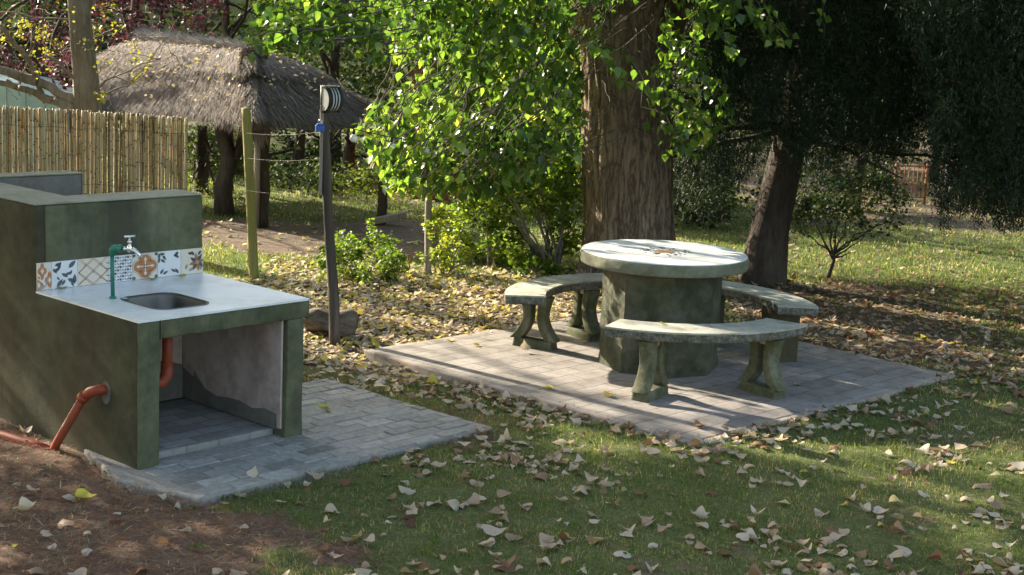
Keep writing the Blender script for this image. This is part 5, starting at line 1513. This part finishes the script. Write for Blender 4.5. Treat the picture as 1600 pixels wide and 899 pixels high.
# --- left: bare grey tree with thick low limbs
def left_tree():
    Y = 14.2; b = at(133, 500, Y)
    t = thing('bare_tree', 'grey-barked tree with few yellow leaves and thick dark limbs rising behind the cane fence', 'tree', (b.x, Y, -.05))
    m = MB(t.location)
    pts = [Vector((b.x, Y, -.1)), at(133, 250, Y), at(137, 170, Y), at(133, 120, Y), at(127, 60, Y), at(122, 0, Y), at(112, -120, Y), at(100, -300, Y)]
    m.tube(pts, [.17, .14, .128, .118, .108, .10, .085, .05], 18, wob=.22, seed=8)
    L = [((135, 165), (60, 128), .055), ((60, 128), (-60, 95), .05), ((136, 175), (85, 158), .055), ((85, 158), (30, 138), .04), ((30, 138), (-50, 110), .03), ((128, 130), (70, 85), .02), ((72, 160), (45, 95), .03), ((45, 95), (0, 40), .026), ((0, 40), (-60, -30), .02), ((75, 160), (10, 125), .016), ((122, 22), (165, -20), .06), ((165, -20), (230, -140), .05),
         ((132, 150), (180, 120), .010), ((180, 120), (250, 90), .007), ((140, 150), (200, 135), .009), ((42, 90), (75, 0), .010), ((75, 0), (85, -60), .008), ((115, 30), (0, 20), .009), ((148, 60), (180, 45), .010), ((140, 135), (147, 30), .007), ((60, 130), (20, 60), .008), ((110, 120), (90, 60), .006), ((200, 135), (260, 60), .006), ((30, 140), (55, 60), .008), ((180, 120), (225, 140), .005), ((150, 170), (215, 190), .006)]
    for i, (a, c, r) in enumerate(L): limb(m, at(*a, Y + (.1 if r < .02 else 0)), at(*c, Y + RG.normal(0, .25)), r, r * .75, 10 if r > .02 else 5, 7, .08, i * 1.9)
    for i in range(60):
        px, py = RG.uniform(-20, 300), RG.uniform(-10, 165)
        limb(m, at(px, py, Y + RG.normal(0, .3)), at(px + RG.normal(0, 35), py - abs(RG.normal(20, 22)), Y + RG.normal(0, .3)), .004, .0015, 4, 5, .15, i * 3.3)
    m.build('trunk', M['grey_bark'], t, True)
    c = rnd_cl([(0, 20), (50, 30), (100, 60), (60, 90), (0, 60)], Y, 9, .07) + rnd_cl([(60, 60), (95, 65), (90, 85), (60, 80)], Y, 3, .06) + rnd_cl([(200, 90), (250, 95), (250, 120), (205, 125)], Y, 5, .07) + rnd_cl([(150, 130), (175, 140), (170, 165), (150, 160)], Y, 3, .06) + rnd_cl([(160, 0), (180, 5), (175, 20), (162, 18)], Y, 2, .06) + rnd_cl([(-10, 0), (300, 0), (300, 150), (-10, 150)], Y, 14, .12)
    V, T_, r = blob_leaves(c, 560, .034, SML, SMLT, .2, lit=False); scatter('crown', V, T_, r, M['leaf_yellow'], t)
left_tree()

# --- backdrop trees: each with its own crown
BG = 'trees at the back of the garden'
def pxtree(label, name, cat, px, py0, Y, polyc, ncl, r, n, size, mat, tr=.1, barkm='dark_bark', rb=0.0, dy=.7, lit=True, topz=None, tpl=QD, tris=QDT, nb=8):
    b = at(px, py0, Y); x = b.x
    c = rnd_cl(polyc, Y, ncl, r, dy)
    zz = [q[0][2] for q in c]
    return tree(name, label, cat, x, Y, max(zz), tr, c, n, size, mat, barkm, group=BG, trunk_to=min(max(zz), topz or 2.6), hang=.2, lit=lit, rb=rb - .08, tpl=tpl, tris=tris, nb=nb)
pxtree('purple-leaved plum tree behind the bare tree at the far left', 'plum_tree', 'tree', 60, 300, 18.5, [(-140, -160), (150, -160), (150, 120), (-140, 135)], 120, .26, 15000, .062, 'leaf_purple', rb=.08)
pxtree('purple-leaved plum tree right above the left end of the thatched roof', 'plum_tree', 'tree', 215, 300, 21.0, [(120, -160), (345, -160), (330, 70), (240, 60), (120, 110)], 100, .28, 13000, .066, 'leaf_purple', rb=-.02)
pxtree('olive green tree over the ridge of the thatched roof', 'leafy_tree', 'tree', 350, 300, 23.5, [(250, -180), (480, -180), (480, 140), (300, 120)], 80, .38, 8000, .085, 'leaf_olive', rb=.05)
pxtree('light olive tree between the thatched roof and the hanging poplar leaves', 'leafy_tree', 'tree', 520, 300, 22.0, [(400, -180), (640, -180), (640, 190), (470, 120)], 90, .36, 9500, .075, 'leaf_olive', rb=.12)
pxtree('dark tree seen under the eaves of the thatched hut', 'leafy_tree', 'tree', 465, 318, 21.0, [(300, 170), (520, 180), (520, 280), (300, 290)], 60, .26, 6500, .075, 'leaf_dark', rb=.1, topz=1.6)
pxtree('dark round tree seen right of the dark lamp post', 'leafy_tree', 'tree', 545, 320, 20.5, [(500, 180), (640, 180), (630, 290), (510, 290)], 46, .24, 5000, .07, 'leaf_dark', rb=.15, topz=1.6)
pxtree('small yellowish tree left under the eaves beside the cane fence end', 'leafy_tree', 'tree', 315, 330, 18.6, [(296, 190), (345, 195), (345, 320), (300, 330)], 24, .14, 1700, .05, 'leaf_olive', rb=.1, topz=1.4, dy=.3)
pxtree('green tree behind the red cabin', 'leafy_tree', 'tree', 700, 290, 22.5, [(610, -180), (850, -180), (850, 260), (760, 240), (640, 150)], 110, .38, 10000, .085, 'leaf_olive', rb=.05)
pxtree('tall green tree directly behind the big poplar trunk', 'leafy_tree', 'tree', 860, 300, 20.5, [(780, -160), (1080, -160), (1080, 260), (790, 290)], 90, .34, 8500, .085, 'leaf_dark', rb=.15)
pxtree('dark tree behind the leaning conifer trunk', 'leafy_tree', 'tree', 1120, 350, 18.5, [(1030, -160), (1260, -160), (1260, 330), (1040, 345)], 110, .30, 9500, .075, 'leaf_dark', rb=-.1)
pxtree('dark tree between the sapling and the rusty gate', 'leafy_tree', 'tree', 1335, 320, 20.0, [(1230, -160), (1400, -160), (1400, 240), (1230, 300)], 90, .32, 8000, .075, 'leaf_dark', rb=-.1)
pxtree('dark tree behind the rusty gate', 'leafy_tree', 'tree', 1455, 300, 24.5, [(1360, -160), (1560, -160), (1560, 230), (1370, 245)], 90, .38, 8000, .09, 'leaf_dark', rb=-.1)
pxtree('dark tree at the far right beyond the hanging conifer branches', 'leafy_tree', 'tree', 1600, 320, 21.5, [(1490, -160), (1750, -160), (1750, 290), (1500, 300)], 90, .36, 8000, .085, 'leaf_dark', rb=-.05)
for i, (px, py, Y, col, lb) in enumerate(((345, 322, 20.2, 'leaf_olive', 'low bush at the foot of the forked hut post'), (470, 315, 20.0, 'leaf_dark', 'low dark bush on the sunny grass left of the lamp post'), (1265, 340, 17.8, 'leaf_dark', 'low dark bush just right of the leaning conifer trunk'), (1090, 345, 17.6, 'leaf_dark', 'low bush between the poplar trunk and the leaning trunk'), (1350, 318, 19.6, 'leaf_dark', 'low dark bush left of the rusty gate'), (720, 300, 18.0, 'leaf_olive', 'olive bush half hiding the red cabin'), (545, 322, 19.6, 'leaf_olive', 'low bush right of the lamp post on the sunny grass'))):
    b = at(px, py, Y)
    shrub('low_bush', lb, 'bush', b.x, Y, rnd_cl([(px - 55, py - 55), (px + 55, py - 60), (px + 60, py - 5), (px - 55, py - 5)], Y, 26, .17, .4), 2200, .06, col, stems=6, tpl=QD, tris=QDT, group='bushes at the back of the garden')
# shade grass clumps under the hut and the far wood beyond
def far_wood():
    parts = []
    for (y0, y1, n, zt) in ((26, 29.5, 30000, 4.6), (30, 36, 26000, 7.5)):
        c = []
        for i in range(260):
            x = RG.uniform(-15, 15); y = RG.uniform(y0, y1); z = RG.uniform(.1, zt)
            c.append((np.array([x, y, z + float(gh(x, y))]), .6, 1))
        parts.append(blob_leaves(c, n, .17, QD, QDT, .2, lit=False))
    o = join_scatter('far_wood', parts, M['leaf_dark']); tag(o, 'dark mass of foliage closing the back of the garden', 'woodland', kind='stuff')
far_wood()

# ---------------------------------------------------------------- distant built things
def cabin():
    Y = 18.9; a = at(638, 306, Y); b = at(768, 312, Y)
    x0, x1 = a.x, b.x; D = 1.6; H = 1.55
    t = thing('red_cabin', 'brick-red cabin with a pale window, half hidden by the hanging leaves', 'cabin', ((x0 + x1) / 2, Y, -.03))
    m = MB(t.location)
    def bx(x0, x1, y0, y1, z0, z1): m.prism([(x0, y0), (x1, y0), (x1, y1), (x0, y1)], z0, z1)
    wx0, wx1 = x0 + .27, x0 + .82; wz0, wz1 = .55, 1.12
    bx(x0, wx0, Y, Y + D, -.1, H); bx(wx1, x1, Y, Y + D, -.1, H); bx(wx0, wx1, Y, Y + D, -.1, wz0); bx(wx0, wx1, Y, Y + D, wz1, H)
    m.build('wall', M['red_wall'], t)
    m = MB(t.location); bx(wx0, wx1, Y + .06, Y + .09, wz0, wz1); w = m.build('window', M['pale_window'], t)
    m = MB(t.location); bx(wx0, wx0 + .04, Y - .02, Y + .055, wz0, wz1); bx(wx1 - .04, wx1, Y - .02, Y + .055, wz0, wz1); bx((wx0 + wx1) / 2 - .015, (wx0 + wx1) / 2 + .015, Y + .0, Y + .055, wz0, wz1)
    m.build('window_frame', M['grey_iron'], w)
    m = MB(t.location); xm = (x0 + x1) / 2
    m.extr([Vector((x0 - .1, Y - .12, H)), Vector((x1 + .1, Y - .12, H)), Vector((xm, Y - .12, H + .42))], (0, D + .24, 0)); m.build('roof', M['rust'], t)
cabin()
def shed():
    Y = 17.0; a = at(-160, 200, Y); b = at(96, 170, Y); z1 = at(0, 128, Y).z; z2 = at(90, 160, Y).z
    t = thing('garden_shed', 'pale green sheet-covered shed showing above the cane fence at far left', 'shed', (b.x - 1, Y, -.03))
    m = MB(t.location); pk = at(-40, 118, Y)
    zt = pk.z
    m.extr([Vector((a.x - .4, Y, -.1)), Vector((b.x, Y, -.1)), Vector((b.x, Y, z2 - .05)), Vector((pk.x + .45, Y, z1)), Vector((pk.x, Y, zt)), Vector((a.x - .4, Y, z2))], (0, 1.4, 0))
    m.build('body', M['teal_roof'], t)
    m = MB(t.location)
    for k in range(6): m.box((b.x - .2 - k * .22, Y - .008, .7), (.02, .012, 1.2))
    m.build('ribs', M['teal_roof'], t)
shed()
def gate():
    Y = 21.0; t0 = at(1400, 314, Y); t1 = at(1440, 316, Y)
    t = thing('garden_gate', 'small rusty iron gate of thin bars seen under the dark conifer branches', 'gate', ((t0.x + t1.x) / 2, Y, -.03))
    m = MB(t.location); H = at(1420, 255, Y).z
    w = t1.x - t0.x; x0 = t0.x - w * .1
    for k in range(2): m.tube([(x0 + w * 1.2 * k, Y, -.1), (x0 + w * 1.2 * k, Y, H)], .02, 8)
    for z in (.08, H * .45, H * .93): m.tube([(x0, Y, z), (x0 + 1.2 * w, Y, z)], .012, 6)
    m.build('gate_frame', M['rust'], t, True)
    m = MB(t.location)
    for k in range(1, 7): m.tube([(x0 + w * 1.2 * k / 7, Y, .08), (x0 + w * 1.2 * k / 7, Y, H * .93)], .007, 6)
    m.build('bars', M['rust'], t, True)
    for i, (pa, pb_, hh, mt, lb) in enumerate((((1473), (1512), 300, 'grey_iron', 'pale grey iron railing right of the rusty gate'), ((1318), (1350), 305, 'rust', 'short rusty railing left of the rusty gate behind the sapling'))):
        A_ = at(pa, 325, 20.6); B_ = at(pb_, 325, 20.6); Ht = at(1490, 250, 20.6).z if i == 0 else at(1330, 270, 20.6).z
        q = thing('railing', lb, 'railing', (A_.x, 20.6, -.03)); m = MB(q.location)
        for k in range(6): f = k / 5; m.tube([(A_.x + (B_.x - A_.x) * f, 20.6, -.1), (A_.x + (B_.x - A_.x) * f, 20.6, Ht)], .010, 6)
        for z in (Ht * .3, Ht * .9): m.tube([(A_.x, 20.6, z), (B_.x, 20.6, z)], .011, 6)
        m.build('rails', M[mt], q, True)
gate()
def plank():
    c = G(600, 352, -.03); t = thing('timber_plank', 'grey timber lying on the ground behind the hut post', 'plank', (c.x, c.y, -.03))
    m = MB(t.location); a_ = G(575, 366, -.03); b_ = at(628, 344, c.y + .2)
    m.box(((a_.x + b_.x) / 2, c.y, .05), (.42, .10, .07), (.95, .25, .22)); m.build('plank_wood', M['pale_wood'], t, bevel=.006)
    c = G(640, 424, -.03); t = thing('red_stake', 'thin red garden stake in the grass left of the thin pale pole', 'stake', (c.x, c.y, -.03))
    m = MB(t.location); m.tube([at(641, 424, c.y), at(637, 398, c.y)], [.006, .006], 6); m.build('stake_rod', M['orange_pipe'], t, True)
plank()

# ---------------------------------------------------------------- fallen leaves
STRUCT = [SLAB, PAD]
def on_hard(x, y):
    h = np.zeros(np.shape(x), bool)
    for s in STRUCT: h |= npoly(x, y, s)
    return h
def under_solid(x, y):
    h = npoly(x, y, [kuv(-.02, -.02), kuv(1.08, -.02), kuv(1.08, 1.24), kuv(.35, 1.24), kuv(.35, 3), kuv(-.02, 3)])
    h |= np.hypot(x - TC[0], y - TC[1]) < .46
    h |= np.hypot(x - 1.11, y - 13.62) < .5
    return h
def litter_density(x, y):
    n = fbm(x, y, .8, 40); n2 = fbm(x, y, .28, 44)
    d = np.full(np.shape(x), 3.0)
    dist = np.minimum(np.abs((np.stack([x, y], -1) - SO) @ SV), 9)         # distance in front of the slab's front-right edge
    a = (np.stack([x, y], -1) - SO) @ SU; b_ = (np.stack([x, y], -1) - SO) @ SV
    # foreground lawn, in drifts
    fg = y < 9.5
    d = np.where(fg, 40 + 420 * sstep(.50, .72, n2) * sstep(.34, .56, n), d)
    # heaped along the edges of the slab
    near1 = np.exp(-(np.maximum(-a, 0) / .22) ** 2) * (b_ > -.3) * (b_ < 3.2) * (a < 0)
    near2 = np.exp(-(np.maximum(-b_, 0) / .34) ** 2) * (a > -.3) * (a < 3.3) * (b_ < 0)
    d = d + 230 * near1 * (.3 + n2) + 170 * near2 * (.2 + n2)
    gap = npoly(x, y, [kuv(1.0, .9), kuv(1.9, .9), kuv(2.3, -.3), SO, SO + SV * 2.8, kuv(1.1, 2.6)])
    d = np.where(gap, d + 210 * (.4 + n), d)
    lit = sstep(9.3, 9.9, y) * sstep(13.9, 13.2, y) * sstep(-2.5, -1.9, x) * sstep(1.8, 1.2, x)
    d = np.maximum(d, 620 * lit * (.45 + n2))
    r = sstep(9.3, 10.0, y) * sstep(14.6, 13.6, y) * sstep(1.2, 1.9, x) * sstep(6.5, 4.0, x)
    d = np.maximum(d, 300 * r * (.3 + n2))
    corner = np.exp(-((x - 3.3) ** 2 + (y - 10.0) ** 2) / .5); d = d + 140 * corner
    far = (y > 13.8) * sstep(.3, .65, n)
    d = np.where(y > 13.8, 28 * (.2 + sstep(.35, .65, n)), d)
    d = np.where((x < -.7) & (y < 7.4), np.minimum(d, 16), d)
    return d
def make_litter():
    parts = []
    specs = [(-3.2, 5.0, 4.9, 9.3, 520), (-4.5, 6.5, 9.3, 14.2, 880), (-7.5, 8.5, 14.2, 21, 60)]
    allp = []
    for x0, x1, y0, y1, dm in specs:
        N = int((x1 - x0) * (y1 - y0) * dm)
        x = RG.uniform(x0, x1, N); y = RG.uniform(y0, y1, N)
        k = RG.random(N) * dm < litter_density(x, y)
        hard = on_hard(x, y); k &= ~under_solid(x, y); k &= ~hard
        x, y = x[k], y[k]
        allp.append(np.stack([x, y], -1))
    p = np.concatenate(allp); n = len(p)
    z = gh(p[:, 0], p[:, 1]) + RG.uniform(.004, .022, n)
    p3 = np.column_stack([p, z])
    far = p[:, 1] > 9.3
    size = (.034 + .056 * RG.random(n) ** 1.6) * np.where(far, 1.0, 1.0)
    yaw = RG.random(n) * 2 * PI; pitch = RG.normal(0, .15, n); roll = RG.normal(0, .19, n)
    flip = RG.random(n) < .4; roll = np.where(flip, roll + PI, roll); p3[:, 2] += .012 * flip
    r = RG.random(n)
    # colours: brighter and yellower in the sunny drift, browner right and in front
    yel = (p[:, 1] > 9.3) & (p[:, 0] < 1.9)
    r = np.where(yel, .38 + .6 * RG.random(n), np.where(p[:, 1] < 9.3, np.where(RG.random(n) < .82, RG.uniform(.10, .80, n), r), np.where(RG.random(n) < .8, RG.uniform(.05, .62, n), r)))
    r = np.where((p[:, 1] < 9.3) & (RG.random(n) < .35), RG.uniform(.36, .74, n), r)
    # order by size in the photo
    px, py = P(p3); app = size / p[:, 1]
    inframe = (px > 0) & (px < 1600) & (py < 899) & (py > 0)
    key = np.where(inframe & ~far, app, -1)
    idx = np.argsort(-key)[:290]
    mask = np.zeros(n, bool); mask[idx] = True
    fold = RG.uniform(-.25, .4, n); bend = RG.normal(0, .45, n); curl = RG.normal(.1, .6, n)
    rest = ~mask; nf = rest & ~far; ff = rest & far
    parts.append((leaves(p3[nf], size[nf], yaw[nf], pitch[nf], roll[nf], BIG, fold[nf], bend[nf], curl[nf]), BIGT, r[nf]))
    parts.append((leaves(p3[ff], size[ff], yaw[ff], pitch[ff], roll[ff], SML, fold[ff], bend[ff], curl[ff]), SMLT, r[ff]))
    o = join_scatter('leaf_litter', parts, M['litter']); tag(o, 'thick drift of fallen poplar leaves covering the ground', 'fallen leaves', kind='stuff')
    # the 290 largest are leaves of their own
    R = rotmats(yaw, pitch, roll)
    cache = {}
    def proto(ci, vi):
        if (ci, vi) in cache: return cache[(ci, vi)]
        g = np.random.default_rng(100 + ci * 10 + vi)
        V = leaves(np.zeros((1, 3)), np.ones(1), np.zeros(1), np.zeros(1), np.zeros(1), BIG, g.uniform(-.1, .5, 1), g.uniform(-.6, .7, 1), g.uniform(-.7, 1, 1))
        me = fast_mesh(V, BIGT, np.array([(ci + .5 * g.random()) / 10])); me.name = 'fallen_leaf'; me.materials.append(M['litter']); 
        # stalk
        cache[(ci, vi)] = me; return me
    made = []
    for c, i in enumerate(idx):
        ci = int(min(9, r[i] * 10)); me = proto(ci, c % 4)
        o = bpy.data.objects.new('fallen_leaf', me); COL.objects.link(o)
        mm = Matrix([[*R[i][0] * size[i], 0], [*R[i][1] * size[i], 0], [*R[i][2] * size[i], 0], [0, 0, 0, 1]]); mm.translation = Vector(p3[i]); o.matrix_world = mm
        col = next(nm for k, nm in ((2, 'dark brown'), (4, 'tan-brown'), (7, 'pale buff'), (8, 'cream'), (9, 'yellow'), (99, 'greenish')) if ci < k)
        szn = 'small' if size[i] < .056 else ('medium-sized' if size[i] < .072 else 'large')
        tilt = abs(math.cos(pitch[i]) * math.cos(roll[i])); pose = 'flat' if tilt > .93 else ('tilted' if tilt > .78 else 'steeply tilted')
        ang = 'pointing away' if math.sin(yaw[i]) > .7 else ('pointing forward' if math.sin(yaw[i]) < -.7 else ('pointing right' if math.cos(yaw[i]) > 0 else 'pointing left'))
        side = ('far left', 'left', 'left of centre', 'mid frame', 'right of centre', 'right', 'far right')[min(6, int(px[i] / 229))]
        dep = ('nearest lawn', 'near lawn', 'mid lawn', 'lawn beside paving')[min(3, int((p[i, 1] - 5.4) / .75))]
        made.append((o, px[i], '%s %s %s leaf %s on %s, %s' % (szn, pose, col, ang, dep, side)))
    by = {}
    for o, x_, lb in made: by.setdefault(lb, []).append((x_, o))
    for lb, l in by.items():
        l.sort(key=lambda q: q[0])
        wd = {1: [''], 2: ['left one, ', 'right one, '], 3: ['left one, ', 'middle one, ', 'right one, ']}.get(len(l), [''] * len(l))
        for (x_, o), w_ in zip(l, wd): tag(o, w_ + lb if len((w_ + lb).split()) <= 16 else lb, 'fallen leaf', 'fallen poplar leaves scattered over the near lawn')
    # single leaves on the hard surfaces
    def one(px_, py_, z, s, rnd, label, yw=0, pt=.05, rl=.1, fold_=.2):
        q = G(px_, py_, z); V = leaves(np.array([[0, 0, 0]]), np.array([s]), np.array([yw]), np.array([pt]), np.array([rl]), BIG, np.array([fold_]), np.array([.3]), np.array([.3]))
        V = V - V.mean(axis=1, keepdims=True); V[..., 2] -= V[..., 2].min() - .002
        me = fast_mesh(V, BIGT, np.array([rnd])); o = link_mesh('fallen_leaf', me, M['litter']); o.location = q; tag(o, label, 'fallen leaf')
    one(93, 451, HZ, .07, .985, 'green leaf on the white counter top at its left end by the tiles', .3)
    one(238, 438, HZ, .06, .99, 'green leaf on the white counter top right below the orange round tile', 2.2)
    one(285, 433, HZ, .06, .96, 'yellow-green leaf on the white counter top near the tiles at its right end', 3.0)
    one(505, 638, 0, .075, .93, 'yellow leaf on the grey pavers just right of the counter leg', 1)
    one(515, 645, 0, .06, .99, 'pale green leaf touching the yellow leaf on the grey pavers', 2.5)
    one(858, 608, 0, .075, .95, 'yellow leaf on the table paving left of the front bench', 3)
    one(950, 620, 0, .07, .90, 'yellowish leaf on the table paving beside the front bench support', .6, fold_=.4)
    one(820, 551, 0, .08, .62, 'upright cream leaf on the paving in front of the left bench foot', 1.8, -.9)
    one(1090, 668, 0, .07, .2, 'dark brown curled leaf near the front corner of the table paving', .2, fold_=.6)
    one(1158, 603, 0, .05, .24, 'brown leaf on the paving at the left foot of the front right support', .9)
    one(1245, 603, 0, .055, .3, 'brown leaf on the table paving right of the front bench', .2)
    one(910, 535, 0, .06, .92, 'yellow leaf on the paving by the back left support', 2)
    one(703, 533, 0, .06, .93, 'yellow leaf near the left corner of the table paving', 2.3)
    one(745, 541, 0, .06, .95, 'yellow-green leaf on the paving left of the left bench', .3)
    one(1370, 580, 0, .055, .55, 'tan leaf on the right part of the table paving', 1.3)
    one(127, 778, -.01, .10, .95, 'broad yellow leaf on the needle litter below the sink counter', .2)
    one(765, 833, -.01, .115, .60, 'large pale buff leaf alone on the near lawn', .25, .1, .15, -.25)
    one(395, 750, .0, .06, .7, 'small upright grey leaf at the edge of the sink paving', 1.2, -1.0)
    one(1035, 507, .45, .045, .97, 'small green leaf on the front bench seat', .3)
make_litter()

# ---------------------------------------------------------------- needles, twigs, grass
def make_straw():
    parts = []
    for (x0, x1, y0, y1, n, sc) in ((-3.2, 3.6, 4.9, 9.2, 110000, 1), (-4.5, 5.5, 9.2, 14.5, 20000, 1.3)):
        x = RG.uniform(x0, x1, n); y = RG.uniform(y0, y1, n)
        s = soilness(x, y); pr = np.where((x < .2) & (y < 9), .12 + .9 * s, .06 + .2 * s)
        k = (RG.random(n) < pr) & ~on_hard(x, y) & ~under_solid(x, y); x, y = x[k], y[k]; m_ = len(x)
        yaw = RG.random(m_) * 2 * PI; L = RG.uniform(.03, .10, m_) * sc; w = RG.uniform(.0008, .0017, m_) * sc
        z = gh(x, y) + RG.uniform(.002, .014, m_)
        d = np.stack([np.cos(yaw), np.sin(yaw), RG.normal(0, .10, m_)], -1); o_ = np.stack([-np.sin(yaw), np.cos(yaw), np.zeros(m_)], -1)
        p = np.column_stack([x, y, z]); mid = p + d * (L * .5)[:, None] + o_ * RG.normal(0, .006, m_)[:, None] + np.array([0, 0, .004])
        V = np.stack([p - o_ * w[:, None], p + o_ * w[:, None], mid + o_ * w[:, None], mid - o_ * w[:, None], p + d * L[:, None]], 1)
        parts.append((V, [(0, 1, 2), (0, 2, 3), (3, 2, 4)], np.clip(RG.normal(.45, .28, m_), 0, 1)))
    o = join_scatter('needle_litter', parts, M['straw']); tag(o, 'reddish brown pine needles and dry stalks strewn over the soil', 'needle litter', kind='stuff')
make_straw()
def make_grass():
    parts = []
    specs = [(-3.2, 4.4, 4.9, 7.3, 6800, .027, .0016), (-3.4, 5.4, 7.3, 9.6, 4400, .030, .0020), (-4, 7.6, 9.6, 14.0, 2300, .036, .003), (-6.5, 8.2, 14.0, 18.5, 900, .045, .0045), (-9, 10, 18.5, 26, 330, .06, .007)]
    for x0, x1, y0, y1, dn, h0, w0 in specs:
        n = int((x1 - x0) * (y1 - y0) * dn)
        x = RG.uniform(x0, x1, n); y = RG.uniform(y0, y1, n)
        s = soilness(x, y); tuft = fbm(x, y, .16, 70)
        bare = sstep(.4, .75, s + (tuft - .5) * 1.1)
        k = RG.random(n) < (1 - bare) * (.35 + .9 * sstep(.3, .6, tuft)) + .02
        X = 800 + F * x / y
        k &= (X > -420) & (X < 2150) & ~on_hard(x, y) & ~under_solid(x, y)
        x, y, tuft = x[k], y[k], tuft[k]; m_ = len(x)
        yaw = RG.random(m_) * 2 * PI; lean = np.abs(RG.normal(0, .55, m_)) + .1
        h = h0 * RG.uniform(.5, 1.3, m_) * (.6 + .8 * tuft); w = w0 * RG.uniform(.7, 1.3, m_)
        base = np.column_stack([x, y, gh(x, y) - .004])
        d = np.stack([np.cos(yaw), np.sin(yaw), np.zeros(m_)], -1); fa = RG.random(m_) * 2 * PI; o_ = np.stack([np.cos(fa), np.sin(fa), np.zeros(m_)], -1)
        mid = base + d * (h * lean * .35)[:, None]; mid[:, 2] += h * .6
        tip = base + d * (h * lean * 1.1)[:, None]; tip[:, 2] += h * (1 - .35 * np.minimum(lean, 1.6))
        V = np.stack([base - o_ * w[:, None], base + o_ * w[:, None], mid + o_ * w[:, None] * .8, mid - o_ * w[:, None] * .8, tip], 1)
        dry = fbm(x, y, .45, 80)
        r = np.clip(RG.random(m_) * .82 + np.where(RG.random(m_) < .08 + .6 * sstep(.47, .68, dry), .35, 0), 0, 1)
        parts.append((V, [(0, 1, 2), (0, 2, 3), (3, 2, 4)], r))
    o = join_scatter('grass', parts, M['grass']); tag(o, 'short green lawn grass with dry patches', 'grass', kind='stuff')
    # broad-leaved weeds in the lower left
    cls = []
    for i in range(70):
        x, y = RG.uniform(-2.4, 1.2), RG.uniform(5.4, 7.6)
        if on_hard(np.array([x]), np.array([y]))[0]: continue
        cls.append((np.array([x, y, float(gh(x, y)) + .012]), np.array([.05, .05, .015]), 1.0))
    V, T_, r = blob_leaves(cls, 4200, .016, SML, SMLT, 0, lit=False)
    o = scatter('clover', V, T_, np.clip(r * .5, 0, 1), M['leaf_bush']); tag(o, 'small leafy weeds dotted over the bare soil and lawn', 'weeds', kind='stuff')
make_grass()
